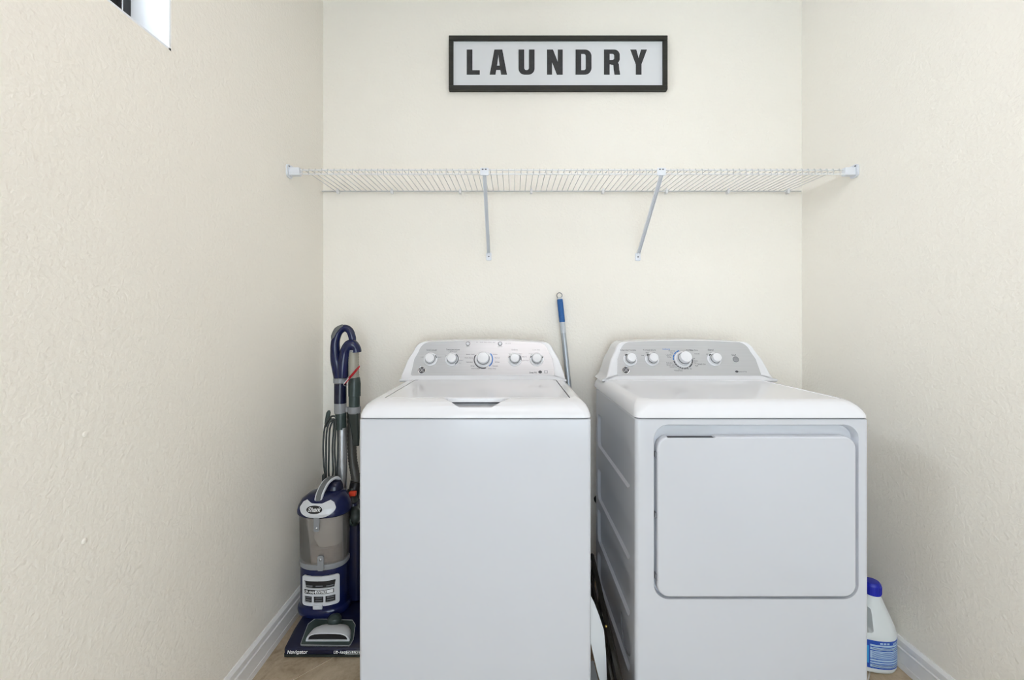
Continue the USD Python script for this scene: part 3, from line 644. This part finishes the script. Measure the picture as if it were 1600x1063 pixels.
for t0 in (24, 30, 36): jug.add('label_print', wrap(t0, t0 + 4.5, .107, .1125, .0007), M_labpale, 40, parent=lab)
for za in (.106, .110): jug.add('label_print', wrap(52, 72, za, za + .002, .0007), M_labpale, 40, parent=lab)

# ---------------------------------------------------------------- things wedged in the gap between the machines
GX = .318
rk = Thing('folded_rack', 'black folded metal rack wedged in the gap between washer and dryer', 'folding rack', (GX, 1.45, 0))
A3, B3 = np.array([GX, 1.66, .275]), np.array([GX, 1.235, .152])
def along(t, dz=0, dx=0): return A3 + (B3 - A3) * t + np.array([dx, 0, dz])
rk.add('top_bar', tube([along(-.05), along(1.1)], .0085, 4), M_rack, False)
rk.add('lower_bar', tube([along(-.05, -.045, -.012), along(1.1, -.045, -.012)], .0055, 8), M_rack)
rk.add('base_bar', tube([(GX, 1.69, .0085), (GX, 1.20, .0085)], .0085, 8), M_rack)
for t in (0.0, .33, .66, 1.05):
    p = along(t); rk.add('upright', tube([p, (p[0], p[1], .008)], .007, 8), M_rack)
rk.add('mesh_panel', box(GX + .004, GX + .008, 1.22, 1.68, .012, .15), M_black, False)
rk.add('rivet', put(trimesh.creation.icosphere(2, .0045), frame(along(.62, .002, -.007), (1, 0, 0), (0, 1, 0), (0, 0, 1))), M_brass, label='small brass rivet')
for t in (.1, .3, .5, .8): rk.add('pin', put(trimesh.creation.icosphere(1, .002), frame(along(t, -.012, .007), (1, 0, 0), (0, 1, 0), (0, 0, 1))), M_chrome)
ws = Thing('dustpan', 'white plastic dustpan standing on edge in the gap beside the washer', 'dustpan', (.265, 1.33, 0))
DY_ = 1.315
blade = Polygon([(X(a, DY_), Z(b, DY_)) for a, b in ((919, 925), (930, 947), (938, 968), (945, 990), (948, 1025), (949, 1070), (949, 1108))] + [(X(948, DY_), 0), (X(942, DY_), 0), (X(940, DY_), Z(1075, DY_)), (X(932, DY_), Z(1045, DY_)), (X(924, DY_), Z(1010, DY_)), (X(920, DY_), Z(990, DY_))])
bm = prism_y(blade, DY_ - .0015, DY_ + .0015); bm.merge_vertices(); bm = bm.subdivide_to_size(.012, max_iter=10)
bm.vertices[:, 1] += .25 * (bm.vertices[:, 0] - .27) + .010 * (bm.vertices[:, 2] / .25) ** 2
ws.add('blade', bm, M_sheet, 30)
ws.add('rear_wall', rbox(.2385, .2460, 1.33, 1.52, .10, .235, .002), M_sheet)
ws.add('base_lip', rbox(.2395, .2900, 1.316, 1.50, .0, .004, .0015), M_sheet)
# ---------------------------------------------------------------- vacuum cleaner
VX, VY, RX, RY = X(509, 1.70), 1.695, .098, .072
vc = Thing('vacuum_cleaner', 'navy blue upright vacuum cleaner with a clear dust bin, left of the washer', 'vacuum cleaner', (VX, 1.66, 0))
def ell(rx, ry, z, cx=None, cy=None, n=56, sq=2.3):
    t = np.arange(n) * 2 * PI / n; c, s = np.cos(t), np.sin(t); e = 2 / sq
    return np.column_stack([(cx if cx is not None else VX) + rx * np.sign(c) * np.abs(c) ** e, (cy if cy is not None else VY) + ry * np.sign(s) * np.abs(s) ** e, np.full(n, z)])
def zv(py, y=1.695): return Z(py, y)
zb0, zb1 = zv(876), zv(797)           # bin bottom and top (seen at its sides)
zl0 = zv(951)                          # bottom of the motor body
RB = lambda z: RX * .92 + (RX * .04) * (z - zl0) / (zb1 - zl0)
# motor body
vc.add('motor_body', loft([ell(.075, .055, zl0 - .004), ell(.090, .066, zl0), ell(.100, .073, zl0 + .010), ell(.102, .074, zl0 + .022), ell(.099, .072, zl0 + .034), ell(.092, .068, zl0 + .040), ell(.0915, .068, zb0 - .01), ell(.090, .067, zb0)]), M_navy)
vc.add('bin_rim', loft([ell(.091, .068, zb0 - .001), ell(.0945, .0705, zb0 + .003), ell(.0945, .0705, zb0 + .017), ell(.093, .0695, zb0 + .020)]), M_vgrey, label='grey rim of the bin')
# clear bin shell
o0, o1 = ell(.0925, .069, zb0 + .0195), ell(.096, .0715, zb1 + .002)
i0, i1 = ell(.0905, .067, zb0 + .0195), ell(.094, .0695, zb1 + .002)
vc.add('dust_bin', loft([o0, o1, i1, i0, o0], caps=False), M_bin, label='clear plastic dust bin')
vc.add('cyclone_shroud', loft([ell(.030, .030, zb0 + .02, VX + .022), ell(.040, .036, zb0 + .06, VX + .022), ell(.056, .046, zb0 + .10, VX + .018), ell(.060, .05, zb1, VX + .018)]), M_shroud)
rn = np.random.RandomState(3)
dl = []
for k, (z, f) in enumerate(((.020, .90), (.03, .92), (.05, .90), (.066, .80), (.074, .55))):
    e = ell(.0925 * f, .067 * f, zb0 + z); e[:, 2] += (meshkit.fbm(e * 30, 3, 5) - .5) * .03 * (k / 4) + (e[:, 0] - VX) * .18 * (k / 4); dl.append(e)
vc.add('lint', loft(dl), M_dust, True, 'brown lint collected in the bin')
# latches
def surf(ang_deg, rx, ry, z):
    t = math.radians(ang_deg); return np.array([VX + rx * math.sin(t), VY - ry * math.cos(t), z])
def bend(m, rx, ry, off, cx=VX, cy=VY, size=.012):
    """flat mesh (x = along the surface, y = world z, z = out) wrapped on an upright ellipse"""
    m = tm(m); m.merge_vertices(); m = m.subdivide_to_size(size, max_iter=12) if size else m; v = m.vertices.copy(); t = v[:, 0] / rx
    x = rx * np.sin(np.clip(t, -1.5, 1.5)); q_ = np.abs(x / rx); y = -ry * (1 - q_ ** 2.3) ** (1 / 2.3)
    gx, gy = np.sign(x) * q_ ** 1.3 / rx, -np.abs(y / ry) ** 1.3 / ry; gl = np.hypot(gx, gy) + 1e-9
    m.vertices = np.column_stack([cx + x + gx / gl * (off + v[:, 2]), cy + y + gy / gl * (off + v[:, 2]), v[:, 1]]); return m
def patch(x0, x1, z0, z1, r, th):
    return extrude(Polygon(rr(x0, x1, z0, z1, r, 5)), th)
vc.add('latch', bend(patch(-.010, .010, zb1 - .050, zb1 + .004, .006, .006), .094, .070, .002), M_vgrey)
vc.add('latch_button', put(trimesh.creation.icosphere(2, .0045), frame(surf(1, .098, .077, zb1 - .036), (1, 0, 0), (0, 1, 0), (0, 0, 1))), M_chrome, parent=vc.path + '/latch')
vc.add('latch', bend(patch(.004, .026, zb0 + .002, zb0 + .060, .006, .007), .0925, .069, .0015), M_vgrey)
vc.add('latch_button', put(trimesh.creation.icosphere(2, .007), frame(surf(9, .096, .074, zb0 + .045), (1, 0, 0), (0, 1, 0), (0, 0, 1))), M_alu, parent=vc.path + '/latch_001')
# bin cap
cap = vc.add('bin_cap', loft([ell(.098, .073, zb1 - .002), ell(.103, .077, zb1 + .003), ell(.1035, .0775, zb1 + .014), ell(.099, .074, zb1 + .032, None, VY + .002), ell(.088, .066, zb1 + .052, None, VY + .006), ell(.070, .053, zb1 + .068, VX + .004, VY + .012), ell(.045, .036, zb1 + .076, VX + .006, VY + .016)]), M_navy)
# pale crescent with the badge, laid on the sloped front of the cap
capN = np.array([0, -1.0, .95]); capN /= np.linalg.norm(capN); capV = np.array([0, .95, 1.0]); capV /= np.linalg.norm(capV)
z_e = zb1 + .038
cres = Polygon([(.058 * math.cos(t), -.004 + .036 * math.sin(t)) for t in np.linspace(PI * 1.0, 2 * PI, 26)] + [(.050, .014), (.038, .022), (.016, .013), (-.016, .013), (-.038, .022), (-.050, .014)])
def on_cap(m, lift=0.0):
    """flat mesh (x across, y up the slope, z out) dropped on the cap's front surface"""
    m = tm(m); m.merge_vertices(); m = m.subdivide_to_size(.006, max_iter=12); v = m.vertices.copy(); zz_ = z_e + v[:, 1] * .82
    prof_z = zb1 + np.array([-.002, .003, .014, .032, .052, .068, .076, .1]); ryp = np.array([.073, .077, .0775, .074, .066, .053, .036, .0]); cyp = np.array([0, 0, 0, .002, .006, .012, .016, .02]); rxp = np.array([.098, .103, .1035, .099, .088, .070, .045, .01])
    ry_, cy_, rx_ = np.interp(zz_, prof_z, ryp), np.interp(zz_, prof_z, cyp), np.interp(zz_, prof_z, rxp)
    cosx = np.sqrt(np.maximum(1e-4, 1 - np.abs(v[:, 0] / rx_) ** 2.3)) ** (2 / 2.3 * 1.0)
    y = VY + cy_ - ry_ * cosx
    m.vertices = np.column_stack([VX + v[:, 0], y, zz_]) + capN * (v[:, 2] + lift)[:, None]; return m
vc.add('badge_plate', on_cap(extrude(affinity.translate(affinity.scale(cres, 1.22, 1.15), -.004, -.001), .003), -.0004), M_vlight, 40, parent=cap, label='pale silver crescent plate')
vc.add('badge', on_cap(extrude(affinity.translate(affinity.scale(Point(0, 0).buffer(1, 16), .031, .0165), -.010, -.010), .0018), .0026), M_black, 40, parent=cap)
vc.add('badge_lettering', on_cap(put(text('Shark', .0165, .001, True, 'c', .80), frame((-.010, -.0175, 0), (1, 0, 0), (.2, 1, 0), (0, 0, 1))), .0044), M_paper, False, parent=cap)
# carrying handle over the cap
hp = np.array([(VX - .006, VY - .048, zb1 + .050), (VX - .004, VY - .036, zb1 + .080), (VX + .006, VY - .006, zb1 + .112), (VX + .020, VY + .030, zb1 + .118), (VX + .028, VY + .052, zb1 + .100), (VX + .030, VY + .058, zb1 + .070)])
def strap(pts, w, th):
    p = spline(pts, 8); t = np.gradient(p, axis=0); t /= np.linalg.norm(t, axis=1, keepdims=True); rings = []
    for k in range(len(p)):
        u = np.array([1, 0, 0]) - t[k] * t[k][0]; u /= np.linalg.norm(u); nn = np.cross(u, t[k])
        rings.append(np.array([p[k] + u * a * w + nn * b * th for a, b in ((-1, -.6), (-.8, -1), (.8, -1), (1, -.6), (1, .6), (.8, 1), (-.8, 1), (-1, .6))]))
    return loft(rings)
hd = vc.add('carry_handle', strap(hp, .0150, .0058), M_vlight)
vc.add('handle_insert', strap(hp + np.array([0, -.002, .0035]), .0095, .0045), M_vgrey if False else plain('mid_grey_rubber', (.13, .135, .135), .5), parent=hd)
vc.add('cap_hump', loft([ell(.036, .034, zb1 + .060, VX + .022, VY + .030), ell(.034, .032, zb1 + .088, VX + .022, VY + .030), ell(.024, .022, zb1 + .104, VX + .024, VY + .032), ell(.006, .006, zb1 + .108, VX + .024, VY + .032)]), M_navydark, 40, parent=cap)
# front grille
gw0, gw1, gz0, gz1 = -.062, .086, Z(946.5, 1.625), Z(900.5, 1.625)
gh = gz1 - gz0
gp = Polygon(rr(gw0, gw1, gz0, gz1, .010, 6))
cells = []
x_l, x_r = gw0 + .011, gw1 - .017
up = Polygon([(x_l - .002, gz1 - .018), (x_r + .002, gz1 - .018), (x_r - .004, gz1 - .046), (x_l + .004, gz1 - .046)])
wcell = (x_r - x_l)
lows = [sbox(x_l + wcell * a, gz0 + .012, x_l + wcell * b, gz0 + .037) for a, b in ((0, .27), (.33, .63), (.69, 1.0))]
gp2 = gp.difference(up)
for c in lows: gp2 = gp2.difference(c)
gr = vc.add('grille', bend(extrude(gp2, .006), .0915, .068, .001, size=.008), M_vlight, 40, 'pale silver vent grille')
vc.add('grille_backing', bend(patch(gw0 + .004, gw1 - .004, gz0 + .004, gz1 - .004, .006, .001), .0915, .068, .0008), M_black, 40, parent=gr)
for k in range(3):
    a = x_l + wcell * (.05 + .33 * k); vc.add('vent_slat', bend(patch(a, a + wcell * .23, gz1 - .041, gz1 - .037, .001, .002), .0915, .068, .002), M_inkgrey, 40, parent=gr)
for k, (a, b) in enumerate(((.04, .23), (.37, .59), (.73, .96))):
    for z in (.019, .028): vc.add('vent_slat', bend(patch(x_l + wcell * a, x_l + wcell * b, gz0 + z, gz0 + z + .003, .001, .002), .0915, .068, .002), M_inkgrey, 40, parent=gr)
vc.add('name_strip', bend(patch(x_l + .001, x_r - .006, gz1 - .0665, gz1 - .051, .002, .001), .0915, .068, .0068), M_black, 40, parent=gr)
vc.add('name_lettering', bend(put(text('Lift-Away', .0095, .0006, True, None, .66), frame((x_l + .003, gz1 - .063, 0), (1, 0, 0), (.2, 1, 0), (0, 0, 1))), .0915, .068, .0078, size=None), M_paper, False, parent=gr)
dlx = sbox(x_l + .046, gz1 - .0645, x_r - .009, gz1 - .0525)
vc.add('name_strip', bend(extrude(dlx, .0005), .0915, .068, .0078), M_paper, 40, parent=gr)
vc.add('name_lettering', bend(put(text('DELUXE', .0085, .0006, True, None, .85), frame((x_l + .050, gz1 - .063, 0), (1, 0, 0), (.15, 1, 0), (0, 0, 1))), .0915, .068, .0083, size=None), M_black, False, parent=gr)
vc.add('release_tab', bend(patch(-.012, .022, gz0 - .010, gz0 + .006, .002, .007), .0925, .069, .003), M_vlight, parent=gr)
# spine behind the canister
vc.add('spine', loft([zring(rr(VX + .060, VX + .128, 1.715, 1.785, .015), .075), zring(rr(VX + .060, VX + .128, 1.715, 1.785, .015), zb1 - .06), zring(rr(VX + .070, VX + .110, 1.725, 1.785, .015), zb1 + .01)]), M_navydark)
vc.add('hose_elbow', tube([P(553, 815, 1.725), P(556, 806, 1.70), P(553, 797, 1.735), P(551, 780, 1.765), P(550.5, 765, 1.785)], .021, 16, sub=5), M_dkgreen)
vc.add('hose_elbow_ring', put(trimesh.creation.torus(.022, .004), frame(P(553, 811, 1.712), (0, 0, 1), (.25, .96, 0), (.96, -.25, 0))), M_green)
vc.add('release_button', rbox(X(546, 1.75), X(556.5, 1.75), 1.742, 1.760, Z(775, 1.75), Z(768, 1.75), .003), M_orange, label='orange release button')
vc.add('pedal_trim', rbox(X(556.5, 1.74), X(562, 1.74), 1.735, 1.75, Z(906, 1.74), Z(877, 1.74), .003), M_red, label='red trim strip')
vc.add('strut_rod', tube([P(552.5, 820, 1.74), P(553.5, 862, 1.74)], .0035, 8), M_alu)
# wand, handle and hoses in the plane y = WY
WY = 1.79
q = lambda px, py, y=WY: P(px, py, y)
pxm = WY / FPX
vc.add('wand', tube([q(534.8, 800), q(534.5, 668)], 7.5 * pxm, 24), M_alu, label='brushed aluminium wand')
vc.add('wand_cuff', tube([q(532.6, 670.5), q(532.4, 643)], [8.6 * pxm, 8.3 * pxm], 24), M_green)
vc.add('wand_collar', tube([q(532, 645.5), q(531.8, 643), q(531.8, 630), q(531.8, 628)], [8.8 * pxm, 9.2 * pxm, 9.2 * pxm, 8.8 * pxm], 24), M_vgrey)
vc.add('upper_wand', tube([q(531.8, 630), q(531.8, 596)], 9.2 * pxm, 24), M_navydark)
vc.add('handle_band', tube([q(531.8, 599), q(531.8, 597.5), q(531.8, 591.5), q(531.8, 590)], [9.4 * pxm, 10.6 * pxm, 10.6 * pxm, 9.4 * pxm], 24), M_vgrey)
hb = vc.add('handle', tube([q(531.8, 593), q(530.0, 580), q(526.0, 564), q(523.8, 548), q(524.4, 532), q(529.6, 518.5), q(538.4, 513), q(546.4, 517), q(550.5, 528), q(551, 538)], np.array([9.6, 10.2, 9.2, 7.4, 6.5, 6.0, 5.6, 5.6, 5.6, 5.0]) * pxm, 20, sub=7), M_navy)
vc.add('handle_grip', tube([q(520.8, 535, WY - .004), q(522.0, 526, WY - .006), q(527.3, 515.5, WY - .006), q(536.5, 509.6, WY - .005)], np.array([2.0, 4.6, 4.8, 3.0]) * pxm, 14, sub=7), plain('grey_soft_grip', (.12, .125, .125), .55), parent=hb)
vc.add('hose_neck', tube([q(535.5, 590, WY - .010), q(536, 572, WY - .012), q(538.5, 553, WY - .012), q(544.5, 540.5, WY - .012), q(551, 538.8, WY - .010), q(556, 544.5, WY - .006), q(557, 550, WY - .004)], np.array([8.0, 8.2, 7.8, 8.0, 8.0, 7.4, 7.6]) * pxm, 20, sub=6), M_navy, parent=hb)
vc.add('neck_rim', tube([q(553, 546.5), q(553, 550)], 9.0 * pxm, 22), M_vgrey)
def ribbed(pts, r, sub=10, amp=.0012):
    p = spline(np.array(pts), sub); rad = r + amp * np.where(np.arange(len(p)) % 2 == 0, 1, -1); return tube(p, rad, 18)
vc.add('hose', ribbed([q(552.6, 549), q(552.4, 570), q(553, 592)], 8.0 * pxm, 12, .0006), M_hose, 60, label='taupe upper hose')
vc.add('hose_cuff', tube([q(552.6, 586), q(553.6, 592), q(554, 600), q(554, 619), q(553.6, 619.5), q(553.6, 637)], np.array([6.0, 8.6, 9.3, 9.2, 8.3, 8.2]) * pxm, 22), M_green)
vc.add('tool_clip', tube([q(553.6, 646), q(553.6, 644.5), q(553.6, 637), q(553.6, 635.5)], np.array([9.0, 9.9, 9.9, 9.0]) * pxm, 22), M_vgrey)
vc.add('clip_strap', rbox(X(539, WY), X(546, WY), WY - .006, WY + .006, Z(644, WY), Z(636, WY), .003), M_vgrey)
ct = [q(553.5, 645), q(553.8, 652), q(556, 680), q(556.5, 696.5)]
cr = []
for p_, w_, d_ in zip(ct, (8.0, 8.0, 5.6, 4.6), (7.5, 7.2, 4.5, 3.0)):
    cr.append(np.column_stack([p_[0] + rr(-w_ * pxm, w_ * pxm, -d_ * pxm, d_ * pxm, 3.0 * pxm, 5)[:, 0], p_[1] + rr(-w_ * pxm, w_ * pxm, -d_ * pxm, d_ * pxm, 3.0 * pxm, 5)[:, 1], np.full(24, p_[2])]))
vc.add('crevice_tool', loft(cr), M_dkgreen)
vc.add('lower_hose', ribbed([q(549, 640, WY + .030), q(549.5, 670, WY + .030), q(550, 700, WY + .028), q(551.5, 722, WY + .025), q(555, 742, WY + .018), q(556.5, 758, WY + .006), q(553, 770, WY)], 6.8 * pxm, 9, .0009), M_hosedark, 60)
vc.add('hose_socket', tube([q(556, 752), q(554, 764), q(552, 790, WY - .02)], 8.2 * pxm, 18), M_black)
# swing tag
tagp = Polygon([(-.047, -.004), (-.044, .006), (.035, .009), (.052, .004), (.050, -.004), (.034, -.010), (-.030, -.009)])
u3 = P(554.5, 579, 1.745) - P(533, 603, 1.745); u3 /= np.linalg.norm(u3); n3 = np.array([-.15, -.45, .88]); n3 -= u3 * n3.dot(u3); n3 /= np.linalg.norm(n3); v3 = np.cross(n3, u3)
tg = vc.add('swing_tag', put(extrude(affinity.translate(tagp, .004, 0), .0025), frame(P(548.5, 588.3, 1.750), u3, v3, n3)), M_red, False, label='red swing tag')
vc.add('tag_print', put(extrude(sbox(-.042, -.006, -.012, .004), .0006), frame(P(548.5, 588.3, 1.750) + n3 * .0025, u3, v3, n3)), M_vlight, False, parent=tg)
vc.add('tag_ring', tube([P(540 + 3 * math.cos(t), 601 + 2.4 * math.sin(t), 1.752) for t in np.linspace(0, 2 * PI, 16, endpoint=False)], .0012, 6, closed=True), M_alu, parent=tg)
# cord on its hooks
vc.add('cord_hook', loft([ell(.004, .006, Z(667, WY), X(511, WY), WY, 20), ell(.010, .008, Z(662, WY), X(511, WY), WY, 20), ell(.009, .008, Z(652, WY), X(512, WY), WY, 20), ell(.009, .007, Z(645, WY), X(513.3, WY), WY, 20), ell(.004, .004, Z(641.5, WY), X(514, WY), WY, 20)]), M_green)
vc.add('cord_hook_arm', tube([q(512, 655), q(526, 658)], .006, 10), M_green)
def loop(pts, y): return tube([P(a, b, y) for a, b in pts], .0038, 8, closed=True, sub=8)
loops = [([(514, 655), (520, 650.5), (526, 656), (528, 690), (527, 730), (524, 750), (514, 753), (507.5, 738), (505, 700), (507.5, 668)], WY - .018),
         ([(517, 658), (522, 655.5), (524.5, 664), (523.0, 700), (524, 742), (518, 755), (510.5, 750), (509.5, 715), (510, 680), (513, 664)], WY - .032),
         ([(518.5, 661), (521, 658.5), (521.6, 668), (519.5, 700), (520.5, 738), (517, 752), (513.6, 742), (514.0, 700), (515.2, 672)], WY - .010)]
for l, y in loops: vc.add('power_cord', loop(l, y), M_cord, True)
vc.add('cord_plug', rbox(X(505, WY - .03), X(510.5, WY - .03), WY - .045, WY - .025, Z(752, WY - .03), Z(740, WY - .03), .004), M_cord)
# floor nozzle
NX0, NX1, NY0, NY1 = X(443, 1.519), X(443, 1.519) + .302, 1.519, 1.775
NZF, NZB = .030, .066
def nz(y): return NZF + (NZB - NZF) * np.clip((y - NY0) / .13, 0, 1) ** .8
out = [(NX0 + .004, NY0), (NX1 - .004, NY0), (NX1, NY0 + .006), (NX1, NY0 + .075), (NX1 - .006, NY0 + .13), (NX1 - .012, NY0 + .175), (NX1 - .045, NY1), (NX0 + .045, NY1), (NX0 + .012, NY0 + .175), (NX0 + .006, NY0 + .13), (NX0, NY0 + .075), (NX0, NY0 + .006)]
ring2 = np.array(Polygon(out).exterior.segmentize(.012).coords)[:-1]
def shell(ring2, zf, ins=0.0):
    c = ring2.mean(0); r = ring2 + (c - ring2) / np.linalg.norm(c - ring2, axis=1, keepdims=True) * ins
    return np.column_stack([r, zf(r[:, 1]) if callable(zf) else np.full(len(r), zf)])
ctr = ring2.mean(0)
def grid_top(ring2):
    R = [shell(ring2, .008, .002), shell(ring2, lambda y: nz(y) - .006, .0), shell(ring2, lambda y: nz(y) - .001, .003)]
    for k in (.92, .8, .65, .5, .35, .2, .08):
        r = ctr + (ring2 - ctr) * k; R.append(np.column_stack([r, nz(r[:, 1]) + .002]))
    return loft(R)
vc.add('floor_nozzle', grid_top(ring2), M_navydark, 40)
vc.add('bumper', loft([shell(ring2, .0, .004), shell(ring2, .003, -.001), shell(ring2, .011, -.001), shell(ring2, .012, .002)]), M_dkgreen, 40)
def drape(poly, th, lift, size=.008):
    m = extrude(poly, th); m.merge_vertices(); m = m.subdivide_to_size(size, max_iter=12); m.vertices[:, 2] += nz(m.vertices[:, 1]) + .002 + lift; return m
def npt(px, py, z=None):
    zz_ = .05
    for _ in range(30):
        y = FPX * (CAM_H - zz_) / (py - HY); zz_ = z if z is not None else float(nz(y)) + .003
    return (X(px, y), y)
win = Polygon([npt(468.5, 1009.5), npt(547, 1010.5), npt(552.5, 1000), npt(555.5, 977), npt(551, 969.5), npt(492, 967.5), npt(481, 976)]).buffer(-.008).buffer(.008)
nw = vc.add('nozzle_window', drape(win, .003, -.001), M_green, 40, label='dark green inset panel')
vc.add('window_trim', drape(win.difference(win.buffer(-.0022)), .004, -.0005, .01), M_vgrey, 40, parent=nw)
# silver hood over the brush window
hx0, hx1 = npt(477.5, 1003)[0], npt(546, 1003)[0]; hy = npt(512, 1003)[1]; hxc = (hx0 + hx1) / 2; hw = (hx1 - hx0) / 2
def hood_ring(y, w, h, z, k=17):
    t = np.linspace(0, PI, k); e = .55
    return np.array([(hxc + w * np.sign(math.cos(a)) * abs(math.cos(a)) ** e, y, z + h * math.sin(a) ** .75) for a in t])
base_z = float(nz(hy)) + .001
Ho = [hood_ring(hy, hw, .034, base_z), hood_ring(hy + .012, hw, .036, base_z), hood_ring(hy + .034, hw * .94, .036, base_z), hood_ring(hy + .058, hw * .76, .026, base_z), hood_ring(hy + .076, hw * .55, .006, base_z)]
hood = loft(Ho)
cut = mf(loft([hood_ring(hy - .02, hw * .90, .024, base_z + .006), hood_ring(hy + .012, hw * .90, .024, base_z + .006), hood_ring(hy + .034, hw * .80, .019, base_z + .006)]))
hdp = vc.add('brush_hood', mf(hood) - cut, M_vlight, 40, 'silver arched hood')
vc.add('brush_window', loft([hood_ring(hy + .007, hw * .90, .0238, base_z + .0062), hood_ring(hy + .030, hw * .79, .0185, base_z + .0062)]), M_black, 40, parent=hdp)
pv = np.array([*npt(521, 969, .08), .08])
vc.add('pivot_dome', loft([ell(.024, .024, .060, pv[0], pv[1] + .01, 24, 2), ell(.026, .024, .078, pv[0], pv[1] + .01, 24, 2), ell(.021, .021, .086, pv[0], pv[1] + .01, 24, 2), ell(.008, .008, .090, pv[0], pv[1] + .01, 24, 2)]), M_green)
vc.add('neck_block', loft([zring(rr(VX - .060, VX + .120, 1.675, 1.79, .02), .05), zring(rr(VX - .050, VX + .115, 1.665, 1.785, .02), zl0 + .004)]), M_navydark)
vc.add('nozzle_lettering', put(text('Navigator', .0115, .0006, True, None, 1.0), frame((X(448.5, NY0), NY0 - .0006, Z(1021.5, NY0)), (1, 0, 0), (.17, 0, 1), (0, -1, 0))), M_paper, False, parent=vc.path + '/floor_nozzle')
vc.add('nozzle_lettering', put(text('Lift-Away', .0105, .0006, True, None, .70), frame((X(521, NY0), NY0 - .0006, Z(1021.5, NY0)), (1, 0, 0), (.17, 0, 1), (0, -1, 0))), M_paper, False, parent=vc.path + '/floor_nozzle')
vc.add('nozzle_plate', put(extrude(sbox(0, -.002, .062, .0105), .0006), frame((X(541, NY0), NY0 - .0004, Z(1021.5, NY0)), (1, 0, 0), (0, 0, 1), (0, -1, 0))), M_paper, False, parent=vc.path + '/floor_nozzle')
vc.add('nozzle_lettering', put(text('DELUXE', .0085, .0006, True, None, 1.0), frame((X(542, NY0), NY0 - .0010, Z(1021.5, NY0)), (1, 0, 0), (.1, 0, 1), (0, -1, 0))), M_black, False, parent=vc.path + '/floor_nozzle')
for x in (NX0 + .03, NX1 - .03):
    vc.add('wheel', put(trimesh.creation.cylinder(.028, .018, sections=24), frame((x, NY1 - .03, .028), (0, 1, 0), (0, 0, 1), (1, 0, 0))), M_black)
